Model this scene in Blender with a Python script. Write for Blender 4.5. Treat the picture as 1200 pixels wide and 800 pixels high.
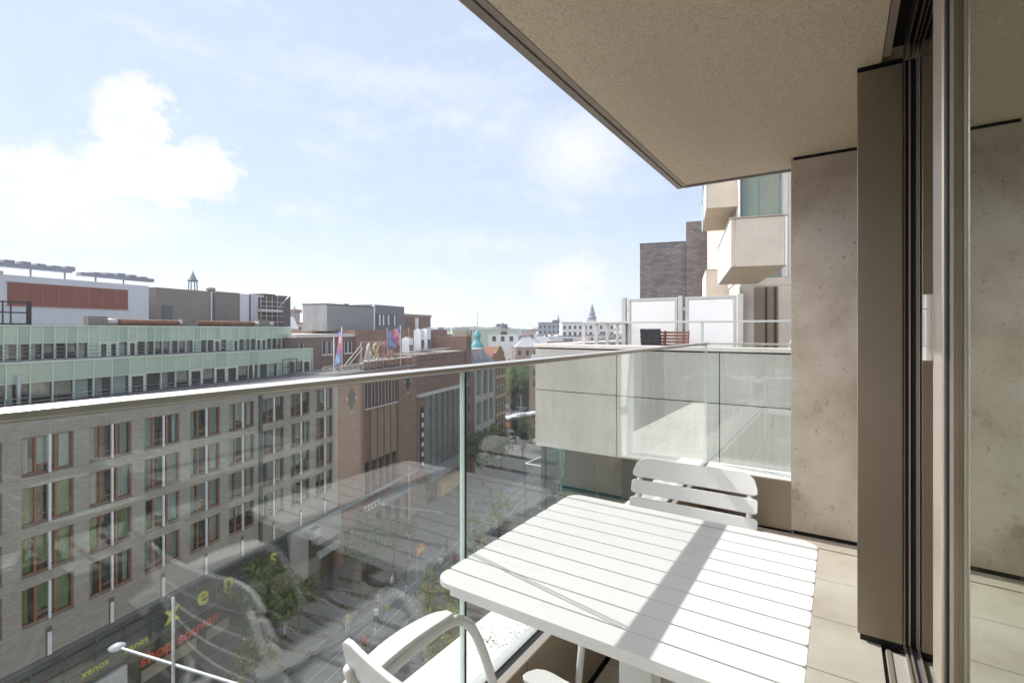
import bpy, bmesh, math, random
from math import radians as R, sin, cos, pi, tan, atan2
from mathutils import Vector, Matrix
random.seed(7)
sc = bpy.context.scene
for o in list(bpy.data.objects): bpy.data.objects.remove(o)
col = sc.collection

# ------------------------------------------------------------------ camera
EYE = 1.36
cam = bpy.data.objects.new('camera', bpy.data.cameras.new('camera')); col.objects.link(cam)
cam.data.sensor_width = 36; cam.data.lens = 17.43
cam.data.shift_y = -14/1200
cam.data.clip_start = 0.02; cam.data.clip_end = 6000
cam.location = (0, 0, EYE); cam.rotation_euler = (R(90), 0, R(33.53))
sc.camera = cam
# ------------------------------------------------------------------ sun, sky, exposure
SUN = Vector((-.545, .105, .505)).normalized()
sl = bpy.data.lights.new('sun', 'SUN'); sl.energy = 2.5; sl.angle = R(.5); sl.color = (1, .97, .925)
so = bpy.data.objects.new('sun', sl); col.objects.link(so)
so.rotation_euler = SUN.to_track_quat('Z', 'Y').to_euler(); so.location = (-30, 5, 40)
sc.view_settings.view_transform = 'Standard'; sc.view_settings.look = 'None'
sc.view_settings.exposure = 1.17; sc.view_settings.gamma = 1
sc.render.engine = 'CYCLES'
sc.cycles.transparent_max_bounces = 24; sc.cycles.max_bounces = 10; sc.cycles.diffuse_bounces = 5; sc.cycles.glossy_bounces = 5

world = bpy.data.worlds.new('World'); sc.world = world; world.use_nodes = True
nt = world.node_tree; N = nt.nodes; L = nt.links; N.clear()
def wn(t, **k):
    n = N.new(t)
    for a, v in k.items(): setattr(n, a, v)
    return n
def wm(op, a, b=None, c=None, clamp=False):
    n = wn('ShaderNodeMath', operation=op, use_clamp=clamp)
    for i, v in enumerate((a, b, c)):
        if v is None: continue
        if isinstance(v, (int, float)): n.inputs[i].default_value = v
        else: L.new(v, n.inputs[i])
    return n.outputs[0]
sky = wn('ShaderNodeTexSky', sky_type='NISHITA'); sky.sun_disc = False
sky.sun_elevation = math.asin(SUN.z); sky.sun_rotation = atan2(SUN.x, SUN.y)
sky.air_density = 1.0; sky.dust_density = .15; sky.ozone_density = 1.0
tc = wn('ShaderNodeTexCoord'); sx = wn('ShaderNodeSeparateXYZ'); L.new(tc.outputs['Generated'], sx.inputs[0])
az = wm('MULTIPLY', wm('ARCTAN2', sx.outputs[0], sx.outputs[1]), 57.2958)
el = wm('MULTIPLY', wm('ARCSINE', sx.outputs[2]), 57.2958)
cv = wn('ShaderNodeCombineXYZ'); L.new(az, cv.inputs[0]); L.new(el, cv.inputs[1])
def wnoise(scale, detail, sy=1.0, off=0, rough=.6):
    mp = wn('ShaderNodeMapping'); L.new(cv.outputs[0], mp.inputs[0]); mp.inputs['Scale'].default_value = (scale, scale*sy, 1); mp.inputs['Location'].default_value = (off, off*.7, off)
    n = wn('ShaderNodeTexNoise'); L.new(mp.outputs[0], n.inputs['Vector']); n.inputs['Scale'].default_value = 1; n.inputs['Detail'].default_value = detail; n.inputs['Roughness'].default_value = rough
    return n.outputs['Fac']
nA = wnoise(.42, 7, 1.25, 3); nB = wnoise(.30, 5, 1.4, 11)
def blob(a0, e0, wa, we, warp, lo, hi, gain):
    da = wm('MULTIPLY', wm('ADD', wm('SUBTRACT', az, a0), wm('MULTIPLY', wm('SUBTRACT', nA, .5), warp)), 1/wa)
    de = wm('MULTIPLY', wm('ADD', wm('SUBTRACT', el, e0), wm('MULTIPLY', wm('SUBTRACT', nB, .5), warp*.7)), 1/we)
    d = wm('SQRT', wm('ADD', wm('MULTIPLY', da, da), wm('MULTIPLY', de, de)))
    d = wm('ADD', d, wm('MULTIPLY', wm('SUBTRACT', nA, .5), 1.7))
    mr = wn('ShaderNodeMapRange', interpolation_type='SMOOTHSTEP'); L.new(d, mr.inputs[0])
    mr.inputs[1].default_value = lo; mr.inputs[2].default_value = hi; mr.inputs[3].default_value = gain; mr.inputs[4].default_value = 0
    return mr.outputs[0]
blobs = [blob(-76.5, 12.6, 6.5, 3.0, 4, .5, 1.15, .95), blob(-69.5, 14.6, 6.4, 3.6, 4, .6, 1.1, 1), blob(-70.8, 18.2, 3.6, 4.4, 3, .6, 1.1, 1), blob(-65.2, 15.2, 3.6, 3.2, 3, .5, 1.15, .95),
         blob(-76, 9.5, 12, 3.2, 4, .1, 1.6, .75), blob(-26, 19.5, 7.5, 5.4, 5, .0, 1.5, .8), blob(-26.7, 5.2, 6.2, 4.2, 3, .2, 1.35, .95),
         blob(-57.6, 12.3, 2.4, 1.0, 2.5, .1, 1.3, .5), blob(-46, 26, 20, 2.6, 8, .0, 1.5, .45), blob(-36, 9.5, 22, 2.2, 8, .0, 1.5, .45), blob(-58, 4.5, 40, 2.6, 6, .0, 1.6, .55),
         blob(40, 20, 25, 8, 8, .2, 1.2, .8), blob(150, 18, 30, 9, 8, .2, 1.2, .8), blob(-140, 16, 25, 7, 8, .2, 1.2, .8)]
fill_cloud = wm('MAXIMUM', blob(-142, 26, 36, 22, 8, .35, 1.05, 1), blob(-165, 42, 30, 24, 8, .35, 1.05, 1))  # made-up cloud bank behind the view, added to brighten the shaded balcony
m = blobs[0]
for b in blobs[1:]: m = wm('MAXIMUM', m, b)
cir = wn('ShaderNodeMapRange', interpolation_type='SMOOTHSTEP'); L.new(wnoise(.07, 6, 3.2, 5, .55), cir.inputs[0]); cir.inputs[1].default_value = .45; cir.inputs[2].default_value = .8; cir.inputs[3].default_value = .12; cir.inputs[4].default_value = .5
m = wm('MAXIMUM', m, cir.outputs[0])
mr = wn('ShaderNodeMapRange'); L.new(el, mr.inputs[0]); mr.inputs[1].default_value = 0; mr.inputs[2].default_value = 16; mr.inputs[3].default_value = .55; mr.inputs[4].default_value = .0
m = wm('MAXIMUM', m, mr.outputs[0])
CLOUD_SHADE = wn('ShaderNodeMixRGB'); cs_ = wn('ShaderNodeMapRange'); L.new(nA, cs_.inputs[0]); cs_.inputs[1].default_value = .36; cs_.inputs[2].default_value = .62; L.new(cs_.outputs[0], CLOUD_SHADE.inputs[0]); CLOUD_SHADE.inputs[1].default_value = (4.15, 4.25, 4.45, 1); CLOUD_SHADE.inputs[2].default_value = (5.1, 5.1, 5.1, 1)
mx = wn('ShaderNodeMixRGB'); L.new(m, mx.inputs[0]); hz_ = wn('ShaderNodeMixRGB'); hz_.inputs[0].default_value = .80; L.new(sky.outputs[0], hz_.inputs[1]); hz_.inputs[2].default_value = (2.6, 3.1, 3.95, 1); L.new(hz_.outputs[0], mx.inputs[1]); L.new(CLOUD_SHADE.outputs[0], mx.inputs[2])
bk_ = wn('ShaderNodeMixRGB'); L.new(fill_cloud, bk_.inputs[0]); L.new(mx.outputs[0], bk_.inputs[1]); bk_.inputs[2].default_value = (28, 27.8, 27.8, 1)  # added fill cloud, far brighter than the other clouds
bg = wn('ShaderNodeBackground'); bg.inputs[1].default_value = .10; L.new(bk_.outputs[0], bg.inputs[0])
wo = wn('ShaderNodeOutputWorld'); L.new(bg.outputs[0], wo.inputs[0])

# ------------------------------------------------------------------ materials
MATS = {}
class NB:
    def __init__(s, name):
        s.m = bpy.data.materials.new(name); s.m.use_nodes = True; s.t = s.m.node_tree; s.t.nodes.clear()
        s.out = s.n('ShaderNodeOutputMaterial'); s.tc = None
    def n(s, t, ins=None, **k):
        n = s.t.nodes.new(t)
        for a, v in k.items(): setattr(n, a, v)
        for a, v in (ins or {}).items():
            if hasattr(v, 'is_linked') or isinstance(v, bpy.types.NodeSocket): s.t.links.new(v, n.inputs[a])
            else: n.inputs[a].default_value = v
        return n
    def obj(s):
        if not s.tc: s.tc = s.n('ShaderNodeTexCoord')
        return s.tc.outputs['Object']
    def noise(s, scale, detail=4, rough=.55, stretch=None, vec=None):
        v = vec or s.obj()
        if stretch: v = s.n('ShaderNodeMapping', {0: v, 'Scale': stretch}).outputs[0]
        return s.n('ShaderNodeTexNoise', {'Vector': v, 'Scale': scale, 'Detail': detail, 'Roughness': rough}).outputs['Fac']
    def ramp(s, fac, stops):
        r = s.n('ShaderNodeValToRGB', {0: fac}); e = r.color_ramp.elements
        while len(e) < len(stops): e.new(.5)
        for i, (p, c) in enumerate(stops):
            e[i].position = p; e[i].color = (*c, 1) if len(c) == 3 else c
        return r.outputs[0]
    def mix(s, fac, a, b, mode='MIX'):
        n = s.n('ShaderNodeMixRGB', blend_type=mode)
        for i, v in ((0, fac), (1, a), (2, b)):
            if isinstance(v, bpy.types.NodeSocket): s.t.links.new(v, n.inputs[i])
            elif isinstance(v, (int, float)): n.inputs[i].default_value = v
            else: n.inputs[i].default_value = (*v, 1)
        return n.outputs[0]
    def math(s, op, a, b=0, c=0):
        n = s.n('ShaderNodeMath', operation=op)
        for i, v in enumerate((a, b, c)):
            if isinstance(v, bpy.types.NodeSocket): s.t.links.new(v, n.inputs[i])
            else: n.inputs[i].default_value = v
        return n.outputs[0]
    def bump(s, h, strength, dist=.01):
        return s.n('ShaderNodeBump', {'Height': h, 'Strength': strength, 'Distance': dist}).outputs[0]
    def bsdf(s, colr, rough=.6, metal=0, spec=.5, normal=None, **kw):
        p = s.n('ShaderNodeBsdfPrincipled')
        def put(i, v):
            if isinstance(v, bpy.types.NodeSocket): s.t.links.new(v, p.inputs[i])
            elif isinstance(v, tuple): p.inputs[i].default_value = (*v, 1)
            else: p.inputs[i].default_value = v
        put('Base Color', colr); put('Roughness', rough); put('Metallic', metal); put('Specular IOR Level', spec)
        if normal: put('Normal', normal)
        for k, v in kw.items(): put(k, v)
        s.t.links.new(p.outputs[0], s.out.inputs[0]); return p
def vm(c, k): return tuple(max(0, min(1, x*k)) for x in c)
def mat(name, c, rough=.6, metal=0, var=.12, scale=4, bump=0, bscale=60, spec=.4, stretch=None, dirt=0):
    if name in MATS: return MATS[name]
    b = NB(name)
    f = b.noise(scale, 5, .6, stretch)
    cc = b.ramp(f, [(.25, vm(c, 1-var)), (.75, vm(c, 1+var))])
    if dirt:
        g = b.noise(scale*.35, 6, .65, stretch)
        cc = b.mix(b.ramp(g, [(.5, (0, 0, 0)), (.72, (1, 1, 1))]), cc, vm(c, 1-dirt))
    nm = b.bump(b.noise(bscale, 3), bump) if bump else None
    rr = b.math('ADD', b.math('MULTIPLY', f, .16), rough-.08)
    b.bsdf(cc, rr, metal, spec, nm)
    MATS[name] = b.m; return b.m
def brick(name, c1, c2, mortar, bw=.21, bh=.065, msize=.008, var=.25, spec=.2):
    if name in MATS: return MATS[name]
    b = NB(name)
    s = b.n('ShaderNodeSeparateXYZ', {0: b.obj()})
    u = b.math('ADD', s.outputs[0], s.outputs[1])
    v = b.n('ShaderNodeCombineXYZ', {0: u, 1: s.outputs[2]}).outputs[0]
    br = b.n('ShaderNodeTexBrick', {'Vector': v, 'Color1': (*c1, 1), 'Color2': (*c2, 1), 'Mortar': (*mortar, 1), 'Scale': 1, 'Mortar Size': msize, 'Brick Width': bw, 'Row Height': bh, 'Bias': 0.0})
    f = b.noise(.5, 6, .65); g = b.noise(6, 3, stretch=(1, 1, 2.5))
    k = b.mix(.85, br.outputs[0], b.ramp(f, [(.25, (1-var,)*3), (.75, (1, 1, 1))]), 'MULTIPLY')
    k = b.mix(.5, k, b.ramp(g, [(.3, (.75,)*3), (.7, (1, 1, 1))]), 'MULTIPLY')
    b.bsdf(k, .85, 0, spec, b.bump(br.outputs[1], -.3, .006))
    MATS[name] = b.m; return b.m
def glass(name, tint, f0=.045, rough=.0, gcol=(1, 1, 1)):
    """thin clear pane: Schlick reflection over tinted transmission, same from both sides"""
    b = NB(name)
    g = b.n('ShaderNodeNewGeometry')
    d = b.n('ShaderNodeVectorMath', {0: g.outputs['Incoming'], 1: g.outputs['Normal']}, operation='DOT_PRODUCT').outputs['Value']
    c = b.math('SUBTRACT', 1, b.math('ABSOLUTE', d))
    f = b.math('ADD', b.math('MULTIPLY', b.math('POWER', c, 5), 1-f0), f0)
    t = b.n('ShaderNodeBsdfTransparent', {0: (*tint, 1)}); gl = b.n('ShaderNodeBsdfGlossy', {0: (*gcol, 1), 'Roughness': rough})
    mxs = b.n('ShaderNodeMixShader', {0: f}); b.t.links.new(t.outputs[0], mxs.inputs[1]); b.t.links.new(gl.outputs[0], mxs.inputs[2])
    b.t.links.new(mxs.outputs[0], b.out.inputs[0]); MATS[name] = b.m; return b.m

def white():
    b = NB('white powder coat'); f = b.noise(2.5, 6, .65); g = b.noise(38, 4, .7); w = b.noise(6, 7, .7, (1.2, 5, 5))
    c = b.ramp(f, [(.3, (.665, .65, .635)), (.7, (.705, .695, .685))])
    c = b.mix(b.ramp(w, [(.58, (0, 0, 0)), (.72, (.5,)*3)]), c, (.60, .58, .55))
    c = b.mix(b.ramp(g, [(.66, (0, 0, 0)), (.74, (.35,)*3)]), c, (.48, .455, .42))
    b.bsdf(c, b.math('ADD', b.math('MULTIPLY', f, .25), .30), 0, .4, b.bump(b.noise(500, 2), .03)); return b.m
WHITE = white()
RAILM = mat('brushed handrail steel', (.62, .58, .53), .34, .75, .05, 6, 0)
STEELG = mat('grey galvanised steel', (.50, .50, .48), .45, .35, .08, 5)
BRONZE = mat('bronze anodised aluminium', (.31, .255, .195), .36, .45, .03, 2, 0)
BRONZE2 = mat('bronze cladding panel', (.31, .25, .185), .33, .35, .05, 1.4, 0)
TANTRIM = mat('champagne aluminium', (.52, .45, .38), .35, .55, .03, 3)
BLACKR = mat('black rubber', (.012, .013, .017), .5, 0, .1, 8)
DARKGAP = mat('dark void', (.006, .006, .007), .8, 0, .1, 3)
SILVER = mat('satin stainless handle', (.72, .69, .64), .28, .6, .02, 6)
GLASSF = glass('clear laminated balustrade glass', (.962, .985, .975), .095)
GEDGE = mat('green glass edge', (.02, .075, .06), .1, 0, .1, 10)
GEDGEL = mat('pale glass edge', (.55, .62, .58), .15, 0, .05, 10)
GLASSD = glass('coated door glass', (.60, .68, .62), .34, 0, (.95, .99, .94))
GLASSW = glass('window glass', (.82, .88, .86), .06)
GLASST = glass('teal storey glass', (.25, .48, .48), .10)

def stone():
    b = NB('beige limestone'); f = b.noise(2.2, 8, .62); g = b.noise(34, 4, .65); h = b.noise(1.1, 7, .6); w = b.noise(5.5, 9, .7)
    c = b.ramp(f, [(.30, (.44, .36, .29)), (.5, (.63, .54, .455)), (.70, (.74, .67, .59))])
    c = b.mix(b.ramp(h, [(.54, (0, 0, 0)), (.66, (.6, .6, .6))]), c, (.56, .53, .49))
    c = b.mix(b.ramp(w, [(.60, (0, 0, 0)), (.68, (.65, .65, .65))]), c, (.33, .245, .175))
    c = b.mix(b.ramp(g, [(.62, (0, 0, 0)), (.70, (.7, .7, .7))]), c, (.20, .165, .135))
    b.bsdf(c, .62, 0, .35, b.bump(g, .12, .003)); MATS['stone'] = b.m; return b.m
STONE = stone()
def soffit():
    b = NB('speckled acoustic plaster'); g = b.noise(150, 3, .8); k = b.noise(420, 2, .8); f = b.noise(1.2, 4)
    c = b.ramp(g, [(.30, (.36, .27, .18)), (.44, (.78, .63, .47)), (.62, (.86, .75, .60))])
    c = b.mix(b.ramp(k, [(.33, (.9,)*3), (.40, (0, 0, 0))]), c, (.09, .065, .045))
    c = b.mix(.6, c, b.ramp(f, [(.3, (.92,)*3), (.7, (1,)*3)]), 'MULTIPLY')
    b.bsdf(c, .95, 0, .1, b.bump(g, .5, .003)); return b.m
SOFFIT = soffit()
def concrete(name, c, streak=.16):
    b = NB(name); f = b.noise(1.3, 7, .65); s = b.noise(3.2, 6, .7, (4, 4, .35)); g = b.noise(45, 4, .7); p = b.noise(9, 2)
    k = b.ramp(f, [(.28, vm(c, .88)), (.72, vm(c, 1.10))])
    k = b.mix(.8, k, b.ramp(s, [(.35, (1-streak,)*3), (.6, (1, 1, 1))]), 'MULTIPLY')
    k = b.mix(b.ramp(g, [(.68, (0, 0, 0)), (.75, (.5,)*3)]), k, vm(c, .55))
    b.bsdf(k, .8, 0, .3, b.bump(g, .1, .003)); MATS[name] = b.m; return b.m
CONC = concrete('grey green precast concrete', (.455, .45, .415))
CONCL = concrete('pale precast concrete', (.66, .63, .58), .08)
BEIGE = concrete('beige terrazzo cladding', (.62, .54, .46), .06)
BEIGES = concrete('beige soffit cladding', (.70, .57, .42), .06)
def ledge():
    b = NB('white lichen specked coping'); f = b.noise(2.4, 5); a = b.n('ShaderNodeTexVoronoi', {'Vector': b.obj(), 'Scale': 120.0, 'Randomness': 1.0}, feature='F1').outputs['Distance']
    n1 = b.noise(3.2, 4, .6); n2 = b.noise(130, 3, .7)
    spots = b.math('LESS_THAN', b.math('ADD', a, b.math('MULTIPLY', n2, .35)), b.math('SUBTRACT', b.math('MULTIPLY', b.math('SUBTRACT', n1, .39), 2.3), .0))
    spots = b.math('MULTIPLY', spots, b.math('LESS_THAN', a, .42))
    c = b.ramp(f, [(.3, (.66, .645, .615)), (.7, (.76, .75, .72))])
    c = b.mix(spots, c, (.10, .098, .09))
    b.bsdf(c, .75, 0, .3, b.bump(n2, .15, .002)); return b.m
LEDGE = ledge()
def tile():
    b = NB('beige stone floor plank'); f = b.noise(1.5, 8, .65); g = b.noise(160, 3, .8); o = b.n('ShaderNodeNewGeometry').outputs['Random Per Island']
    c = b.ramp(f, [(.3, (.46, .39, .315)), (.5, (.60, .535, .455)), (.72, (.70, .655, .595))])
    c = b.mix(b.ramp(g, [(.30, (.8,)*3), (.42, (0, 0, 0))]), c, (.24, .195, .15))
    c = b.mix(.5, c, b.ramp(o, [(0, (.82,)*3), (1, (1.0,)*3)]), 'MULTIPLY')
    b.bsdf(c, .65, 0, .35, b.bump(g, .2, .002)); return b.m
TILE = tile()

# ------------------------------------------------------------------ mesh builder
class MB:
    def __init__(s): s.v = []; s.f = []; s.m = []
    def face(s, pts, m=0):
        i = len(s.v); s.v += [tuple(p) for p in pts]; s.f.append(tuple(range(i, i+len(pts)))); s.m.append(m)
    def box(s, x0, y0, z0, x1, y1, z1, m=0, M=None):
        if x0 > x1: x0, x1 = x1, x0
        if y0 > y1: y0, y1 = y1, y0
        if z0 > z1: z0, z1 = z1, z0
        p = [(x0, y0, z0), (x1, y0, z0), (x1, y1, z0), (x0, y1, z0), (x0, y0, z1), (x1, y0, z1), (x1, y1, z1), (x0, y1, z1)]
        if M: p = [tuple(M @ Vector(q)) for q in p]
        i = len(s.v); s.v += p
        for q in ((3, 2, 1, 0), (4, 5, 6, 7), (0, 1, 5, 4), (1, 2, 6, 5), (2, 3, 7, 6), (3, 0, 4, 7)):
            s.f.append(tuple(i+k for k in q)); s.m.append(m)
        return s
    def prism(s, poly, z0, z1, m=0, M=None):
        n = len(poly); i = len(s.v)
        pts = [(x, y, z0) for x, y in poly] + [(x, y, z1) for x, y in poly]
        if M: pts = [tuple(M @ Vector(q)) for q in pts]
        s.v += pts
        s.f.append(tuple(i+k for k in reversed(range(n)))); s.m.append(m)
        s.f.append(tuple(i+n+k for k in range(n))); s.m.append(m)
        for k in range(n):
            s.f.append((i+k, i+(k+1) % n, i+n+(k+1) % n, i+n+k)); s.m.append(m)
        return s
    def tube(s, path, r, n=10, m=0, caps=True):
        P = [Vector(p) for p in path]; rr = r if isinstance(r, (list, tuple)) else [r]*len(P)
        base = len(s.v); ref = None
        for j, p in enumerate(P):
            t = (P[min(j+1, len(P)-1)]-P[max(j-1, 0)]).normalized()
            if ref is None: ref = t.orthogonal().normalized()
            u = (ref - t*ref.dot(t)); u = u.normalized() if u.length > 1e-6 else t.orthogonal().normalized(); ref = u; w = t.cross(u)
            for k in range(n):
                a = 2*pi*k/n; s.v.append(tuple(p+(u*cos(a)+w*sin(a))*rr[j]))
        for j in range(len(P)-1):
            for k in range(n):
                a = base+j*n+k; b = base+j*n+(k+1) % n
                s.f.append((a, b, b+n, a+n)); s.m.append(m)
        if caps:
            s.f.append(tuple(base+k for k in reversed(range(n)))); s.m.append(m)
            s.f.append(tuple(base+(len(P)-1)*n+k for k in range(n))); s.m.append(m)
        return s
    def lathe(s, prof, n=16, c=(0, 0, 0), m=0):
        b = len(s.v)
        for r, z in prof:
            for k in range(n):
                a = 2*pi*k/n; s.v.append((c[0]+r*cos(a), c[1]+r*sin(a), c[2]+z))
        for j in range(len(prof)-1):
            for k in range(n):
                a = b+j*n+k; d = b+j*n+(k+1) % n; s.f.append((a, d, d+n, a+n)); s.m.append(m)
        s.f.append(tuple(b+k for k in reversed(range(n)))); s.m.append(m)
        s.f.append(tuple(b+(len(prof)-1)*n+k for k in range(n))); s.m.append(m)
        return s
    def build(s, name, mats, parent=None, smooth=False, bevel=0, seg=2):
        me = bpy.data.meshes.new(name); me.from_pydata(s.v, [], s.f)
        for mt in (mats if isinstance(mats, (list, tuple)) else [mats]): me.materials.append(mt)
        for p, k in zip(me.polygons, s.m): p.material_index = k; p.use_smooth = smooth
        me.update()
        o = bpy.data.objects.new(name, me); col.objects.link(o)
        if parent: o.parent = parent
        if bevel:
            bv = o.modifiers.new('bevel', 'BEVEL'); bv.width = bevel; bv.segments = seg; bv.limit_method = 'ANGLE'; bv.angle_limit = R(50)
            bv.harden_normals = False
        return o
def bx(*a, m=0): return MB().box(*a, m=m)
def tag(o, label, cat, group=None, kind=None):
    if label: o['label'] = label
    if cat: o['category'] = cat
    if group: o['group'] = group
    if kind: o['kind'] = kind
    return o
def thing(name, label, cat, loc=(0, 0, 0), rz=0, group=None):
    o = bpy.data.objects.new(name, None); col.objects.link(o); o.location = loc; o.rotation_euler = (0, 0, rz); o.empty_display_size = .2
    return tag(o, label, cat, group)
def kids(o): return [c for c in bpy.data.objects if c.parent == o]
def dup(o, parent=None):
    c = o.copy(); col.objects.link(c)
    if parent: c.parent = parent
    for k in kids(o): dup(k, c)
    return c
def struct(o): o['kind'] = 'structure'; return o
def text(name, s, size, mt, parent, loc, rot, ext=.03, font_x=1.0, spacing=1.0, bold=0.0):
    cu = bpy.data.curves.new('lettering', 'FONT'); cu.body = s; cu.size = size; cu.extrude = ext; cu.space_character = spacing; cu.offset = bold
    t = bpy.data.objects.new('lettering', cu); col.objects.link(t)
    dg = bpy.context.evaluated_depsgraph_get(); me = bpy.data.meshes.new_from_object(t.evaluated_get(dg))
    bpy.data.objects.remove(t)
    me.materials.clear(); me.materials.append(mt)
    o = bpy.data.objects.new(name, me); col.objects.link(o); o.parent = parent; o.location = loc; o.rotation_euler = rot; o.scale = (font_x, 1, 1)
    return o

# ------------------------------------------------------------------ street frame: s along the street, D across it away from the balcony
A = R(14.3); DV = Vector((-sin(A), cos(A))); NV = Vector((-cos(A), -sin(A)))
ZG = -23.84
def F(s, D, z=0.0):
    p = DV*s + NV*D; return (p.x, p.y, z)
def sthing(name, label, cat, s, D, z=ZG, group=None, turn=0):   # local +y runs along the street, local +x faces across it to the balcony
    return thing(name, label, cat, F(s, D, z), A+turn, group)

# ================================================================== GROUND
g = MB(); g.face([(-3000, -3000, ZG), (3000, -3000, ZG), (3000, 3000, ZG), (-3000, 3000, ZG)])
def groundmat():
    b = NB('grey street paving'); f = b.noise(.12, 6); g_ = b.noise(3, 5, .7)
    c = b.ramp(f, [(.3, (.10, .10, .098)), (.7, (.15, .148, .142))]); c = b.mix(.6, c, b.ramp(g_, [(.3, (.7,)*3), (.7, (1,)*3)]), 'MULTIPLY')
    b.bsdf(c, .85, 0, .3); return b.m
struct(g.build('ground', groundmat()))
def strip(name, s0, s1, D0, D1, dz, mt):
    q = MB(); q.face([F(s0, D0, ZG+dz), F(s0, D1, ZG+dz), F(s1, D1, ZG+dz), F(s1, D0, ZG+dz)]); o = q.build(name, mt)
    if o.data.polygons[0].normal.z < 0: o.data.flip_normals()
    return struct(o)
def paving(name, c1, c2, w, h):
    b = NB(name); s = b.n('ShaderNodeMapping', {0: b.obj(), 'Rotation': (0, 0, -A)}).outputs[0]
    br = b.n('ShaderNodeTexBrick', {'Vector': s, 'Color1': (*c1, 1), 'Color2': (*c2, 1), 'Mortar': (*vm(c1, .6), 1), 'Scale': 1, 'Mortar Size': .02, 'Brick Width': w, 'Row Height': h})
    c = b.mix(.7, br.outputs[0], b.ramp(b.noise(.7, 6), [(.3, (.7,)*3), (.7, (1,)*3)]), 'MULTIPLY'); b.bsdf(c, .8, 0, .3); return b.m
PAVE = paving('grey slab paving', (.14, .14, .137), (.19, .187, .18), .9, .6)
PAVEL = paving('light granite paving', (.20, .20, .195), (.25, .246, .238), 1.2, .6)
ASPH = mat('asphalt', (.13, .13, .128), .9, 0, .15, 2)
strip('pavement', -20, 96, 2, 34.7, .004, PAVE)
strip('footpath', -20, 120, 23.4, 26.6, .008, PAVEL)
strip('road', 96, 330, 34, 62, .004, ASPH)
strip('cycle_path', -20, 96, 14.5, 17.0, .008, mat('reddish cycle asphalt', (.20, .15, .13), .9, 0, .12, 2))

# ================================================================== THE BALCONY AND ITS APARTMENT BUILDING
apt = thing('apartment_building', 'beige limestone apartment tower whose speckled soffit shelters the balcony', 'building', (2, 1, ZG))
def W(mb, name, mt, parent=apt, **k):
    o = mb.build(name, mt, parent, **k); o.location = Vector((0, 0, 0)) - parent.location if parent else (0, 0, 0); return o
# body below / above
W(bx(-.98, -6, ZG, 7, 4.08, -.36), 'lower_wall', BEIGE)
pl_ = MB()
for a_, b_ in ((4.083, 5.6), (5.61, 7.1), (7.11, 8.97)): pl_.box(-.12, a_, -2.2, .36, b_-.006, .06).box(-.135, a_, .064, .37, b_-.006, .11)
W(pl_, 'plinth', CONCL, bevel=.006)
W(bx(-.10, 4.083, ZG, 7, 8.97, -2.21), 'lower_wall', CONCL)
W(bx(.9, 4.083, -2.2, 7, 8.97, 2.5), 'recessed_window', mat('dark recessed glazing', (.03, .035, .04), .1))
W(bx(.05, -6, 2.86, 7, 4.05, 8), 'upper_wall', BEIGE)
# soffit slab with stepped edge trim
W(bx(-1.03, -6, 2.51, .147, 4.05, 2.84), 'soffit', SOFFIT)
W(bx(.150, -6, 2.512, .176, 2.62, 2.82), 'soffit_trim', TANTRIM)
W(bx(.0, 2.70, 2.511, 7, 4.05, 2.835), 'soffit', SOFFIT)
e = MB().box(-1.066, -6, 2.512, -1.036, 4.10, 2.85).box(-1.031, 4.056, 2.512, 7, 4.085, 2.85)
W(e, 'edge_trim', mat('tan edge strip', (.40, .33, .27), .5, .2))
e = MB().box(-1.112, -6, 2.505, -1.072, 4.13, 2.92).box(-1.068, 4.104, 2.505, 7, 4.13, 2.92)
W(e, 'fascia', mat('grey brown fascia', (.36, .31, .27), .45, .3), bevel=.004)
W(MB().box(-1.112, -6, 2.845, .05, 4.1, 2.858), 'slab_membrane', DARKGAP)
# limestone fin at the far end of the balcony
W(bx(-.272, 3.80, .022, .60, 4.08, 2.488), 'limestone_fin', STONE, bevel=.002)
W(bx(-.262, 3.812, -.02, .6, 4.07, 2.51), 'fin_core', DARKGAP)
W(bx(-.2765, 3.802, .022, -.2735, 4.078, 2.488), 'fin_edge_seal', mat('pale sealant', (.7, .68, .64), .6))
W(bx(-.98, -1.9, -.36, .6, -1.6, 2.509), 'limestone_fin', STONE)
# parapet lining
PX = -.805
p = MB()
ys = [-1.6, .35, 1.30, 2.25, 3.20, 3.80]
for y0, y1 in zip(ys, ys[1:]): p.box(PX-.012, y0+.002, .012, PX, y1-.002, .335)
W(p, 'parapet_panel', BRONZE2, bevel=.0015)
W(bx(PX+.002, 3.80, .012, -.276, 3.812, .335), 'parapet_panel', BRONZE2, bevel=.0015)
W(bx(-.98, -1.6, -.36, PX-.03, 3.99, .318), 'parapet_core', DARKGAP)
W(bx(PX-.03, 3.83, -.36, -.28, 4.07, .318), 'parapet_core', DARKGAP)
W(MB().box(PX-.026, -1.6, .336, PX+.001, 3.8, .344).box(PX-.026, 3.801, .336, -.276, 3.822, .344), 'parapet_trim', TANTRIM, bevel=.001)
W(MB().box(PX-.050, -1.6, .325, PX-.0275, 3.82, .338), 'gasket', BLACKR)
W(MB().box(PX-.086, -1.6, .325, PX-.051, 4.02, .343), 'glass_clamp', STEELG, bevel=.002)
# coping stones of the outer ledge
lg = MB()
for y0, y1 in ((-1.6, -.55), (-.55, .925), (.925, 2.5), (2.5, 4.085)):
    lg.box(-1.066, y0+.004, .27, PX-.089, y1-.004, .332)
lg.box(PX-.049, 3.826, .27, -.277, 4.085, .3325)
W(lg, 'coping', LEDGE, bevel=.003)
W(MB().box(-1.04, -1.6, -.36, -.984, 4.06, .268), 'ledge_face', BEIGE)
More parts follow.
